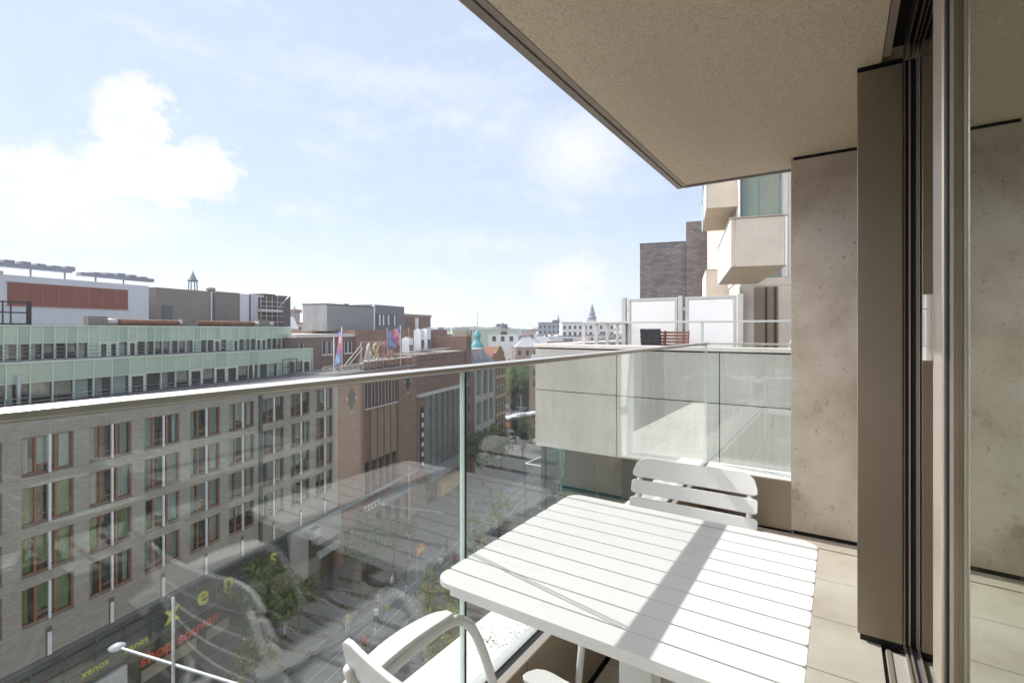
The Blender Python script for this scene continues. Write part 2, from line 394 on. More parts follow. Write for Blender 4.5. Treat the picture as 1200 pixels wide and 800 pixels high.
# floor
fl = MB(); y = 3.62
fl.box(PX+.012, 3.635, -.02, .60, 3.795, 0)
yy = 3.62
while yy > -1.6:
    y0 = max(-1.6, yy-.43)
    fl.box(PX+.012, y0+.002, -.02, .146, yy-.002, 0)
    if y0 > 2.65 or yy > 2.7: fl.box(.150, max(y0+.002, 2.72), -.02, .60, yy-.002, 0)
    yy -= .43
o = fl.build('floor', TILE, bevel=.0015); struct(o)
o = bx(-.84, -1.6, -.36, .25, 3.83, -.024).build('floor_slab', DARKGAP); struct(o)
# door threshold and tracks
dt = thing('door_frame', 'bronze sliding door frame with full height panels and floor track', 'door frame', (.2, 2.66, 0))
def Dp(mb, name, mt, **k): return W(mb, name, mt, dt, **k)
Dp(bx(.147, -1.6, -.03, .158, 2.64, -.012), 'threshold_slot', mat('dark purple slot', (.03, .018, .022), .7))
Dp(bx(.160, -1.6, -.03, .42, 2.64, -.002), 'threshold', mat('pale threshold stone', (.47, .44, .39), .55, 0, .12, 3, .1, 90))
Dp(bx(.162, -1.6, -.001, .178, 2.64, .003), 'threshold_trim', TANTRIM)
Dp(MB().box(.226, -1.6, -.001, .234, 2.70, .014).box(.243, -1.6, -.001, .249, 2.80, .018).box(.272, -1.6, -.001, .278, 2.80, .018), 'track_rail', TANTRIM)
Dp(bx(.2495, -1.6, -.001, .2715, 2.80, .006), 'track_groove', mat('grey violet track', (.26, .25, .28), .4, .4))
Dp(bx(.062, 2.655, .03, .219, 2.71, 2.485), 'frame_panel', BRONZE, bevel=.002)
Dp(bx(.072, 2.665, -.01, .21, 2.70, .03), 'panel_foot', BLACKR)
Dp(bx(.062, 2.665, 2.4855, .22, 2.70, 2.51), 'panel_head', DARKGAP)
Dp(bx(.281, 2.640, .03, .60, 2.71, 2.485), 'frame_panel', BRONZE, bevel=.002)
Dp(bx(.285, 2.65, -.01, .6, 2.70, .03), 'panel_foot', BLACKR)
Dp(MB().box(.2195, 2.70, 0, .281, 2.90, 2.51), 'jamb_void', DARKGAP)
Dp(MB().box(.2235, 2.672, .0, .2285, 2.698, 2.5).box(.2405, 2.672, .02, .2465, 2.698, 2.5).box(.266, 2.672, .02, .2695, 2.698, 2.5).box(.2715, 2.660, .02, .2760, 2.698, 2.5), 'jamb_strip', TANTRIM)
Dp(MB().box(.2290, 2.68, .0, .2400, 2.699, 2.5).box(.247, 2.685, .02, .2655, 2.699, 2.5), 'jamb_seal', BLACKR)
# head track above
Dp(MB().box(.178, -1.6, 2.56, .42, 2.66, 2.60), 'head_void', DARKGAP)
Dp(MB().box(.222, -1.6, 2.50, .227, 2.66, 2.56).box(.242, -1.6, 2.50, .248, 2.66, 2.56).box(.259, -1.6, 2.51, .263, 2.66, 2.56).box(.272, -1.6, 2.50, .277, 2.66, 2.56), 'head_track', mat('dark bronze track', (.16, .13, .11), .35, .6))
Dp(bx(.30, -1.6, 2.50, .43, 2.638, 2.555), 'head_frame', BRONZE)
# the open leaf with its glass
leaf = thing('sliding_door_leaf', 'tall bronze framed glass door leaf mirroring the balcony, with a steel hinge handle', 'door', (.212, 1.5, 0), -.029)
leaf_parts = [
    (MB().box(-.024, -.06, .03, .03, .10, 2.44), 'stile', TANTRIM, .004),
    (MB().box(-.018, -.080, .03, .028, -.0605, 2.44), 'stile_gasket', BLACKR, .003),
    (MB().box(-.013, -.098, .03, .026, -.0805, 2.44), 'glazing_bead', mat('bronze bead', (.30, .25, .20), .3, .6), .003),
    (MB().box(-.014, -.1010, .03, -.008, -.0983, 2.44), 'bead_lip', TANTRIM, 0),
    (MB().box(-.024, -1.5, .03, .03, -.102, .10), 'bottom_rail', BRONZE, .003),
    (MB().box(-.024, -1.5, 2.36, .03, -.102, 2.44), 'top_rail', BRONZE, .003),
    (MB().box(0, -1.5, .10, .006, -.1015, 2.36), 'glass_pane', GLASSD, 0)]
for mb, nm, mt, bv in leaf_parts: mb.build(nm, mt, leaf, bevel=bv)
h = MB().tube([(-.034, .095, 1.283), (-.034, .095, 1.318)], .0105, 14).tube([(-.034, .095, 1.319), (-.034, .095, 1.410)], .0105, 14).tube([(-.034, .095, 1.411), (-.034, .095, 1.447)], .0105, 14).box(-.034, .088, 1.284, -.022, .099, 1.446)
h.build('hinge', SILVER, leaf, bevel=.0015)
# dim living room behind the glass
room = MB().box(.43, -1.6, -.03, 5, 2.64, -.004)
struct(room.build('room_floor', mat('oak floor', (.16, .11, .07), .5, 0, .2, 3, stretch=(1, 12, 1))))
W(MB().box(5.01, -1.9, -.03, 5.1, 3.9, 2.5).box(.61, 2.72, -.03, 5, 2.8, 2.5).box(.43, -1.9, -.03, 5, -1.61, 2.5), 'room_wall', mat('room plaster', (.30, .28, .25), .8))
W(MB().box(.178, -1.9, 2.605, 5.1, 2.70, 2.64), 'room_ceiling', mat('room plaster', (.3, .28, .25)))

# ---- glass balustrade
bal = thing('glass_balustrade', 'frameless glass balustrade with flat metal handrail around the balcony', 'balustrade', (-.87, 1.2, .33))
GX = PX-.0675
def B(mb, name, mt, **k): return W(mb, name, mt, bal, **k)
def pane(y0, y1):
    o = B(bx(GX-.004, y0, .300, GX+.004, y1, 1.2475), 'glass_pane', GLASSF)
    return o
pane(-1.59, 1.066); pane(1.078, 4.046)
B(MB().box(GX-.0072, 1.0662, .331, GX+.0072, 1.0690, 1.2475), 'pane_edge', GEDGEL)
B(MB().box(GX-.0072, 1.0752, .331, GX+.0072, 1.0778, 1.2475), 'pane_edge', GEDGE)
B(MB().box(GX-.0072, 4.0462, .331, GX+.0072, 4.0485, 1.2475), 'pane_edge', GEDGEL)
B(bx(GX+.0075, 4.032, .300, -.279, 4.046, 1.2475), 'glass_pane', GLASSF)
B(MB().box(-.2788, 4.031, .333, -.2772, 4.047, 1.2475), 'pane_edge', GEDGEL)
B(MB().box(GX-.030, -1.6, 1.2485, GX+.030, 4.078, 1.2595).box(GX+.0302, 4.004, 1.2485, -.277, 4.078, 1.2595), 'handrail', RAILM, bevel=.0015)
B(MB().box(GX-.011, -1.6, 1.243, GX-.0075, 4.05, 1.248).box(GX+.0075, -1.6, 1.243, GX+.011, 4.03, 1.248), 'rail_channel', STEELG)

# ---- table
TX, TY, TZ = -.4435, 1.285, .75
tb = thing('garden_table', 'white slatted metal pedestal table with rounded corners standing against the glass', 'table', (TX, TY, 0))
hw = .3915; ns = 11
HD = .379
ed = [-HD] + [-.316 + i*(.641/9) for i in range(10)] + [HD]
top = MB()
def slat_poly(y0, y1, x0, x1, rc, low=False, high=False):
    big = .046; sm = .007
    pts = []
    def corner(cx, cy, r, a0):
        for k in range(9 if r > .02 else 3):
            a = a0 + (pi/2)*k/(8 if r > .02 else 2); pts.append((cx+r*cos(a), cy+r*sin(a)))
    rl = big if low else sm; rh = big if high else sm
    corner(x1-rl, y0+rl, rl, -pi/2); corner(x1-rh, y1-rh, rh, 0); corner(x0+rh, y1-rh, rh, pi/2); corner(x0+rl, y0+rl, rl, pi)
    return pts
for i in range(ns):
    y0, y1 = ed[i]+(.0027 if i else 0), ed[i+1]-(.0027 if i < ns-1 else 0)
    top.prism(slat_poly(y0, y1, -hw, hw, 0, i == 0, i == ns-1), TZ-.012, TZ)
o = top.build('tabletop', WHITE, tb, bevel=.0022)
sk = MB()
sk.box(-hw+.05, -.373, TZ-.030, hw-.05, -.345, TZ-.0125).box(-hw+.05, .345, TZ-.030, hw-.05, .373, TZ-.0125)
sk.box(-hw+.02, -.3445, TZ-.030, -hw+.05, .3445, TZ-.0125).box(hw-.05, -.3445, TZ-.030, hw-.02, .3445, TZ-.0125)
sk.box(-.06, -.3445, TZ-.032, -.02, .3445, TZ-.0125).box(.02, -.3445, TZ-.032, .06, .3445, TZ-.0125)
sk.build('under_frame', WHITE, tb, bevel=.003)
bx(-.045, -.04, .02, .045, .04, TZ-.036).build('pedestal', WHITE, tb, bevel=.006)
bs = MB(); bs.prism(slat_poly(-.20, .20, -.24, .24, 0, True, True), .0, .018); bs.build('base_plate', WHITE, tb, bevel=.003)

# ---- chairs
def slat(mb, w, h, c, up, curve, th=.011, rtop=.0, rbot=.0, rs=.012, n=18, nrm=None):
    """curved slat: c centre, up direction along its height, bows by `curve` along the normal"""
    up = Vector(up).normalized(); nr = Vector(nrm).normalized(); c = Vector(c)
    us = []
    for i in range(n+1):
        u = -1+2*i/n; us.append(math.copysign(1-(1-abs(u))**1.35, u))
    rings = []
    for u in us:
        x = u*w/2; dx = w/2-abs(x)
        def red(r): return 0 if r <= 0 or dx >= r else r-math.sqrt(max(0, r*r-(r-dx)**2))
        t = h/2-red(max(rtop, rs)); b = -h/2+red(max(rbot, rs))
        if t-b < .004: t = (t+b)/2+.002; b = t-.004
        off = nr*(curve*(1-u*u))
        p = c+Vector((x, 0, 0))+off
        rings.append([p+up*b-nr*th/2, p+up*t-nr*th/2, p+up*t+nr*th/2, p+up*b+nr*th/2])
    i0 = len(mb.v)
    for r in rings: mb.v += [tuple(q) for q in r]
    for j in range(len(rings)-1):
        for k in range(4):
            a = i0+j*4+k; b = i0+j*4+(k+1) % 4
            mb.f.append((a, a+4, b+4, b)); mb.m.append(0)
    mb.f.append((i0, i0+1, i0+2, i0+3)); mb.m.append(0); e = i0+(len(rings)-1)*4
    mb.f.append((e+3, e+2, e+1, e)); mb.m.append(0)
def curve_pts(P, n=6):
    P = [Vector(p) for p in P]; out = []
    for i in range(len(P)-1):
        p0 = P[max(i-1, 0)]; p1 = P[i]; p2 = P[i+1]; p3 = P[min(i+2, len(P)-1)]
        for k in range(n):
            t = k/n; out.append(.5*((2*p1)+(p2-p0)*t+(2*p0-5*p1+4*p2-p3)*t*t+(3*p1-p0-3*p2+p3)*t**3))
    out.append(P[-1]); return out
def make_chair(label, arms, loc, rz):
    c = thing('garden_chair', label, 'chair', loc, rz)
    st = MB()
    for k in range(5):
        y = .285-k*.098; z = .443-.02*(k/4)-.004*(k == 0)
        slat(st, .45-.012*k, .080, (0, y, z), (0, 1, .06 if k else -.10), -.012, rtop=(.05 if k == 0 else 0), nrm=(0, -.06, 1))
    st.build('seat', WHITE, c, smooth=False, bevel=.003)
    bk = MB(); bd = Vector((0, -.30, 1)).normalized(); nb = Vector((0, -1, -.30)).normalized()
    for k, hgt in enumerate((.052, .052, .052, .053, .080)):
        z = (.534, .598, .662, .726, .800)[k]; y = -.180-(z-.45)*.30
        slat(bk, .475-.003*k, hgt, (0, y, z), bd, .026, rtop=(.060 if k == 4 else .006), rs=.006, nrm=nb)
    bk.build('backrest', WHITE, c, bevel=.003)
    hw_ = .205
    for s in (-1, 1):
        up = curve_pts([(s*.225, -.345, .012), (s*.215, -.215, .40), (s*hw_, -.205, .47), (s*hw_, -.245, .62), (s*hw_, -.292, .775)], 5)
        MB().tube(up, .0115, 10).build('rear_leg', WHITE, c, smooth=True)
        MB().tube([(s*.225, -.345, 0), (s*.225, -.345, .014)], .014, 10).build('foot_cap', mat('grey nylon foot', (.35, .35, .35), .6), c, smooth=False)
        if arms:
            fr = curve_pts([(s*.262, .31, .012), (s*.268, .20, .40), (s*.272, .135, .575), (s*.275, .085, .650), (s*.278, .025, .672), (s*.276, -.10, .668), (s*.262, -.25, .655), (s*.235, -.30, .645)], 7)
            MB().tube(fr, .0120, 12).build('front_leg', WHITE, c, smooth=True)
            ar = MB(); n = 16; i0 = len(ar.v); pr = []
            for i in range(n+1):
                t = i/n; y = .045-.36*t; wd = .021+.007*sin(pi*min(1, t*1.15)); bow = .014*sin(pi*t)
                if i == 0: wd *= .55
                if i == 1: wd *= .9
                xo = s*(.279+bow+wd*.55-.035*t*t); z = .686-.020*t*t
                pr.append([(xo-wd, y, z-.005), (xo+wd, y, z-.005), (xo+wd, y, z+.006), (xo-wd, y, z+.006)])
            for r in pr: ar.v += r
            for j in range(n):
                for k in range(4):
                    a = j*4+k; b = j*4+(k+1) % 4; ar.f.append((a, b, b+4, a+4)); ar.m.append(0)
            ar.f.append((3, 2, 1, 0)); ar.m.append(0); ar.f.append((n*4, n*4+1, n*4+2, n*4+3)); ar.m.append(0)
            ar.build('armrest', WHITE, c, bevel=.004, seg=3)
        else:
            fr = curve_pts([(s*.235, .27, .012), (s*.228, .20, .38), (s*.222, .155, .418), (s*.215, 0, .414), (s*.21, -.20, .398)], 6)
            MB().tube(fr, .0115, 10).build('front_leg', WHITE, c, smooth=True)
        if arms: MB().tube([(s*.262, .17, .42), (s*.222, .17, .418), (s*.215, -.20, .392)], .011, 10).build('seat_rail', WHITE, c, smooth=True)
    MB().tube([(-.215, -.02, .395), (.215, -.02, .395)], .010, 10).build('stretcher', WHITE, c, smooth=True)
    return c
make_chair('white metal armchair with flat armrests pulled to the near side of the table', True, (-.490, .842, 0), R(-3))
make_chair('white slatted metal chair without armrests at the far side of the table', False, (-.478, 1.695, 0), R(180))
#EOF_BALCONY

# ================================================================== NEIGHBOURING TERRACE BLOCK
YB = 9.0; XB = -5.38
nb = thing('terrace_block', 'grey concrete panel block with a roof terrace beyond the end of the balcony', 'building', (XB+2, YB+3, ZG))
def Nb(mb, name, mt, **k): return W(mb, name, mt, nb, **k)
cols = [XB, -3.57, -1.72, .15, 2.0]
zz = [-1.085, .096, .965]
pn = MB()
for a, b in zip(cols, cols[1:]):
    for c, d in zip(zz, zz[1:]): pn.box(a+.008, YB, c+.008, b-.008, YB+.12, d-.008)
ysd = [YB+.128, YB+1.9, YB+3.8, YB+5.7, YB+7.6, YB+9.4]
for a, b in zip(ysd, ysd[1:]):
    for c, d in zip(zz, zz[1:]): pn.box(XB+.002, a+.008, c+.008, XB+.12, b-.008, d-.008)
Nb(pn, 'concrete_panel', CONC, bevel=.006)
Nb(bx(XB+.03, YB+.03, -1.07, 2, YB+9.4, .40), 'block_core', DARKGAP)
Nb(MB().box(XB-.03, YB-.03, .985, 2, YB+.36, 1.055).box(XB-.03, YB+.363, .985, XB+.36, YB+9.4, 1.055), 'coping', CONCL, bevel=.008)
Nb(bx(XB+.04, YB+.04, .9, 2, YB+.3, .983), 'coping_joint', DARKGAP)
Nb(MB().box(XB+.13, YB+.13, .40, 2, YB+.33, .96).box(XB+.13, YB+.333, .40, XB+.33, YB+9.4, .96), 'parapet', CONCL)
Nb(bx(XB+.332, YB+.335, .402, 2, YB+9.4, .43), 'terrace_deck', PAVEL)
# glazed storey under the block
gz = MB()
for k in range(6): gz.box(XB+.14+k*1.2, YB+.20, -3.95, XB+.14+k*1.2+1.17, YB+.215, -1.09)
Nb(gz, 'window_band', GLASST)
Nb(MB().box(XB+.05, YB+.16, -4.0, XB+.138, YB+.26, -1.09), 'window_post', mat('dark window frame', (.05, .055, .06), .4, .3))
Nb(MB().box(XB+.05, YB+1.0, -4.0, 2, YB+1.05, -1.09), 'curtain', mat('teal grey curtain', (.22, .36, .35), .8, 0, .1, 2, stretch=(6, 6, .2)))
Nb(MB().box(XB+.05, YB+1.06, -4.05, XB+.13, YB+9.4, -1.09), 'side_glazing', mat('dark glazing', (.03, .04, .045), .08))
Nb(bx(XB+.02, YB+.02, ZG, 2, YB+9.4, -4.05), 'lower_wall', CONC)
# small side balcony with glass rail lower on the block
sb = thing('lower_balcony', 'lower balcony with clear glass rail and stone ledge on the concrete block corner', 'balcony', (-5.7, 9.9, -3.9))
def Sb(mb, name, mt, **k): return W(mb, name, mt, sb, **k)
Sb(bx(-6.05, 9.45, -4.05, -5.39, 14, -3.85), 'slab', CONCL)
Sb(bx(-6.04, 9.452, -3.848, -5.80, 14, -3.42), 'ledge', LEDGE, bevel=.006)
Sb(bx(-5.925, 9.48, -3.41, -5.911, 14, -1.66), 'glass_pane', GLASSF)
Sb(bx(-5.91, 9.48, -3.84, -5.37, 9.494, -1.66), 'glass_pane', GLASSF)
Sb(MB().box(-5.927, 9.478, -1.659, -5.909, 14, -1.645).box(-5.908, 9.478, -1.659, -5.37, 9.496, -1.645), 'pane_edge', mat('bright polished edge', (.85, .88, .86), .2))
Sb(bx(-5.927, 9.478, -3.40, -5.909, 9.4795, -1.66), 'pane_edge', GEDGE)

# terrace railing, screens, chairs
tr = thing('terrace_railing', 'grey flat bar railing around the roof terrace of the concrete block', 'railing', (-4.33, 9.15, .43))
def Tr(mb, name, mt, **k): return W(mb, name, mt, tr, **k)
RX, RY = -4.36, 9.22; RT = 1.515
Tr(MB().box(RX-.03, RY-.03, RT-.035, 1.5, RY+.03, RT).box(RX-.03, RY+.031, RT-.035, RX+.03, 12.9, RT), 'top_rail', STEELG, bevel=.003)
for yy in (RY, 9.85, 10.45, 11.05, 11.65, 12.2, 12.8): Tr(bx(RX-.04, yy-.012, .43, RX+.04, yy+.012, RT-.036), 'post', STEELG)
for xx in (-2.05, .2): Tr(bx(xx-.02, RY-.012, .43, xx+.02, RY+.012, RT-.036), 'post', STEELG)
PANEL = mat('white privacy screen', (.84, .84, .83), .5, 0, .02, 2)
for i, (x0, x1) in enumerate(((-4.30, -3.13), (-2.95, -1.88))):
    s_ = thing('privacy_screen', ('white framed privacy screen at the left, behind the cushioned chair', 'white framed privacy screen at the right, next to the limestone facade')[i], 'screen', ((x0+x1)/2, 11.62, .43), 0, 'white screens on the roof terrace')
    def Sc(mb, name, mt, **k): return W(mb, name, mt, s_, **k)
    Sc(MB().box(x0, 11.60, .47, x0+.06, 11.66, 2.10).box(x1-.06, 11.60, .47, x1, 11.66, 2.10).box(x0+.061, 11.60, 2.04, x1-.061, 11.66, 2.10).box(x0+.061, 11.60, .47, x1-.061, 11.66, .53), 'frame', STEELG, bevel=.003)
    Sc(bx(x0+.0605, 11.62, .5305, x1-.0605, 11.64, 2.0395), 'panel', PANEL)
    Sc(MB().box(x0-.16, 11.58, .43, x0-.06, 11.68, 2.13).box(x0-.0595, 11.61, 1.80, x0-.001, 11.65, 1.86), 'post', STEELG)
    if i: Sc(MB().box(x1+.03, 11.58, .43, x1+.14, 11.68, 2.13), 'post', STEELG)
WOOD = mat('red brown hardwood', (.23, .10, .055), .55, 0, .25, 6, 0, stretch=(8, 8, 1))
def deck_chair(loc, rz, label):
    c = thing('wooden_chair', label, 'chair', loc, rz, 'wooden chairs on the roof terrace')
    bk = MB()
    for k in range(6):
        z = .50+k*.068; bk.box(-.235, -.22-(z-.45)*.2, z, .235, -.20-(z-.45)*.2, z+.045)
    bk.build('backrest', WOOD, c)
    st = MB()
    for k in range(6): st.box(-.24, -.18+k*.075, .42, .24, -.12+k*.075, .44)
    st.build('seat', WOOD, c)
    for s in (-1, 1):
        MB().tube([(s*.245, -.30, 0), (s*.245, -.19, .45), (s*.245, -.285, .90)], .022, 6).build('rear_leg', WOOD, c)
        MB().tube([(s*.245, .24, 0), (s*.245, .20, .44)], .022, 6).build('front_leg', WOOD, c)
    return c
c1 = deck_chair((-3.50, 10.72, .43), R(176), 'slatted wooden chair hidden under a dark grey cushion on the roof terrace')
c2 = deck_chair((-2.98, 10.78, .43), R(182), 'bare slatted wooden chair beside the cushioned one on the roof terrace')
cu = MB()
for r in range(4):
    for q in range(3): cu.box(-.23+q*.155, -.16, .47+r*.115, -.23+q*.155+.152, -.10+0, .47+r*.115+.112)
cu.box(-.22, -.15, .48, .22, -.11, .92)
o = cu.build('seat_cushion', mat('charcoal fabric', (.055, .055, .06), .9, 0, .15, 30, .2, 200), None, bevel=.02, seg=3); o.location = (-3.50, 10.72-.0+.18+.20, .43); o.rotation_euler = (R(-9), 0, R(180)); o.location = (-3.50, 10.82, .44)
tag(o, 'dark grey tufted cushion hung over the back of a wooden terrace chair', 'cushion')
fc = thing('folding_chair', 'thin white folding chair at the right end of the roof terrace', 'chair', (-.86, 10.6, .43), R(70))
ff = MB()
for s in (-1, 1):
    ff.tube([(s*.2, -.3, 0), (s*.2, .05, .45), (s*.2, .3, .0)], .012, 6); ff.tube([(s*.2, -.1, .45), (s*.2, -.28, .98)], .012, 6)
ff.build('frame', WHITE, fc)
ff = MB()
for k in range(4): ff.box(-.2, -.29+k*.0, .55+k*.11, .2, -.27, .59+k*.11)
ff.build('backrest', WHITE, fc); bx(-.2, -.2, .44, .2, .22, .46).build('seat', WHITE, fc)

# ================================================================== NEIGHBOUR TOWER WITH HANGING BALCONIES
DVV = Vector((DV.x, DV.y)); PVV = Vector((cos(A), sin(A)))
K = Vector((-2.86, 18.5))
tw = thing('balcony_tower', 'beige terrazzo clad residential tower with sunlit projecting balconies behind the terrace', 'building', (K.x, K.y, ZG), A)
def T2(x, y): return (x, y)
# local: x = outwards from the street line (to the right of the picture), y = along the street
Z2 = -ZG
twb = MB()
twb.box(0, 0, 0, 14, 30, Z2+2.83)
# storey with the recessed loggia door, then above
twb.build('wall', BEIGE, tw)
up = MB().box(0, .0, Z2+2.84, 14, 30, Z2+3.1).box(1.45, .0, Z2+3.1, 14, 30, Z2+7.44).box(.0, .6, Z2+3.1, 1.44, 30, Z2+7.44).box(0, 0, Z2+7.445, 14, 30, Z2+13)
up.build('wall', BEIGE, tw)
MB().box(-.03, .0, Z2+3.1, -.002, 6, Z2+13).build('side_cladding', CONCL, tw)
wdw = bx(.05, .52, Z2+3.12, 1.32, .54, Z2+7.42).build('window', GLASSW, tw)
MB().box(.04, .56, Z2+3.12, .62, .58, Z2+7.42).build('curtain', mat('pale curtain', (.62, .60, .52), .8, 0, .1, 2, stretch=(8, 8, .2)), wdw)
MB().box(.05, .5, Z2+3.11, .10, .56, Z2+7.43).box(1.28, .5, Z2+3.11, 1.34, .56, Z2+7.43).build('frame', mat('blue grey frame', (.25, .29, .35), .4, .2), wdw)
bx(1.345, -.02, Z2+3.11, 1.44, .50, Z2+7.43).build('reveal', CONCL, tw)
# ground terrace storey: pier, bronze door recess
dr = MB().box(.42, -.02, Z2+.43, 1.15, -.004, Z2+2.8).build('terrace_door', BRONZE, tw)
MB().box(.75, -.035, Z2+.43, .82, -.022, Z2+2.8).box(1.02, -.035, Z2+.43, 1.10, -.022, Z2+2.8).build('frame', mat('dark bronze', (.09, .07, .055), .4, .4), dr)
MB().box(-.06, -.3, Z2+.43, -.004, -.001, Z2+2.8).build('pier_edge', CONCL, tw)
# near pier under the first balcony
q = K + DVV*(-5.2) + PVV*1.28
pr = MB().box(1.30, -5.3, Z2-1, 2.6, -4.9, Z2+2.86); pr.build('pier', BEIGE, tw, bevel=.01)
MB().box(1.21, -5.29, Z2-1, 1.297, -4.91, Z2+2.86).build('pier_edge', CONCL, tw)
def hang_balcony(x0, y0, y1, zb, label, glassrail=False):
    o = sthing('hanging_balcony', label, 'balcony', 0, 0, 0, 'projecting box balconies'); p = K + DVV*y0 + PVV*x0; o.location = (p.x, p.y, zb)
    ln = y1-y0
    bx(.0, .0, 0, 1.16, ln, .10).build('floor_slab', BEIGES, o)
    bx(.055, -.045, .002, 1.11, .0, 1.16).build('front_panel', BEIGE, o, bevel=.008)
    MB().box(-.05, .0, .002, -.003, ln*.5-.006, 1.16).box(-.05, ln*.5+.006, .002, -.003, ln, 1.16).build('side_panel', mat('white terrazzo panel', (.80, .78, .75), .6, 0, .04, 3), o, bevel=.006)
    bx(-.049, -.044, .002, .05, -.002, 1.16).build('corner_piece', BEIGE, o, bevel=.02)
    bx(1.115, -.05, .002, 1.165, 1.4, 1.16).build('side_panel', mat('white terrazzo panel', (.8, .78, .75)), o)
    MB().box(-.07, -.065, 1.163, 1.19, .06, 1.20).box(-.07, .061, 1.163, .03, ln, 1.20).build('cap', TANTRIM, o, bevel=.005)
    return o
hang_balcony(-.70, -5.5, -.5, 2.87, 'beige box balcony nearest the camera, right beside the limestone fin')
hang_balcony(-1.03, .85, 5.3, 5.77, 'upper beige box balcony just under the edge of the soffit')
hang_balcony(-.87, 5.1, 9.6, 2.83, 'lower far box balcony with a white side above the privacy screens')
MB().box(-1.1, 3.0, Z2+5.5, -1.08, 4.2, Z2+7.4).build('glass_fin', GLASST, tw)

DARKBR = brick('dark grey brown brick', (.17, .165, .18), (.28, .26, .265), (.12, .12, .13), .6, .19, .02, .35)
db = sthing('brick_tower', 'dark grey brick tower block rising behind the white privacy screens', 'building', 0, 0, 0); db.location = (-15.17, 43.9, ZG); 
bx(0, 0, 0, 3.95, 12, -ZG+9.05).build('wall', DARKBR, db)
bx(3.955, -.4, 0, 14, 14, -ZG+10.75).build('wall', brick('brown grey brick', (.19, .165, .165), (.29, .25, .24), (.13, .12, .12), .6, .19, .02, .35), db)
bx(7.2, .6, -ZG+10.76, 8.2, 1.6, -ZG+11.9).build('chimney', BEIGE, db)
MB().box(-.03, -.03, -ZG+9.052, 3.9, 12, -ZG+9.15).build('roof_edge', mat('dark zinc', (.12, .12, .13), .5, .3), db)

# ================================================================== HOTEL ACROSS THE STREET
HB = brick('light grey brick', (.40, .375, .34), (.50, .47, .43), (.33, .315, .29), .42, .10, .012, .22)
hotel = sthing('office_hotel', 'long grey brick building with red brown windows in a grid across the street', 'building', 0, 34.8)
Zh = ZG
def zr(rel): return rel+EYE-ZG          # height above camera level -> height above street
HS0, HS1 = 2.3, 43.63; PITCH = 3.318; WW = 2.49; W0 = 17.04
colsk = list(range(-4, 8)); rowt = [-6.07-2.815*r for r in range(4)]; WH = 2.13
edges = [(W0+PITCH*k, W0+PITCH*k+WW) for k in colsk]
wl = MB()
tops = zr(-4.9); base = zr(-18.8)
wl.box(-.35, HS0, zr(rowt[0])+.003, 0, HS1, tops)
for r in range(4):
    zb = zr(rowt[r]-WH); zt = zr(rowt[r])
    y = HS0
    for a, b in edges: wl.box(-.35, y, zb, 0, a, zt); y = b
    wl.box(-.35, y, zb, 0, HS1, zt)
    zn = zr(rowt[r+1])+.003 if r < 3 else base
    wl.box(-.35, HS0, zn, 0, HS1, zb-.003)
wl.box(-16, HS1-.35, base, -.352, HS1, tops).box(-16, HS0, base, -.352, HS0+.3, tops)
wl.build('wall', HB, hotel)
bx(-16, HS0+.31, tops-.3, -.36, HS1-.36, tops-.02).build('roof', mat('dark gravel roof', (.10, .10, .105), .9, 0, .3, 3), hotel)
bx(-.36, HS0, tops+.001, .03, HS1, tops+.07).build('roof_edge', mat('grey zinc edge', (.30, .30, .30), .5, .3), hotel)
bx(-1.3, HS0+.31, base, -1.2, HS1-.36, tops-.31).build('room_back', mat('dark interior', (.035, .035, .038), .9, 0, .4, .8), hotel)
WFR = mat('red brown window frame', (.30, .125, .075), .5, 0, .12, 3)
SILL = mat('dark grey sill', (.13, .13, .135), .6)
POST = mat('white light strip', (.80, .81, .84), .5, 0, .03, 3)
CURT = [mat('green curtain', (.30, .35, .16), .9, 0, .18, 5, stretch=(1, 7, .3)), mat('grey curtain', (.40, .41, .42), .9, 0, .15, 5, stretch=(1, 7, .3)), mat('white net curtain', (.60, .62, .64), .9, 0, .1, 5, stretch=(1, 7, .3)), mat('pale beige curtain', (.47, .45, .40), .9, 0, .15, 5, stretch=(1, 7, .3))]
wframe = MB(); fw = .075
wframe.box(-.20, 0, 0, -.10, fw, WH).box(-.20, WW-fw, 0, -.10, WW, WH).box(-.20, fw, WH-fw, -.10, WW-fw, WH).box(-.20, fw, 0, -.10, WW-fw, fw)
for yv in (.66, 1.62): wframe.box(-.21, yv-.055, fw, -.095, yv+.055, WH-fw)
wframe.box(-.19, .716, .42, -.10, 1.564, .50)
wglass = MB().box(-.165, fw, fw, -.155, WW-fw, WH-fw)
wsill = MB().box(-.22, -.0, -.06, .05, WW, -.004)
wpost = MB().box(.02, WW/2-.055, -.03, .13, WW/2+.055, WH+.01)
rw = random.Random(5); mesh0 = None
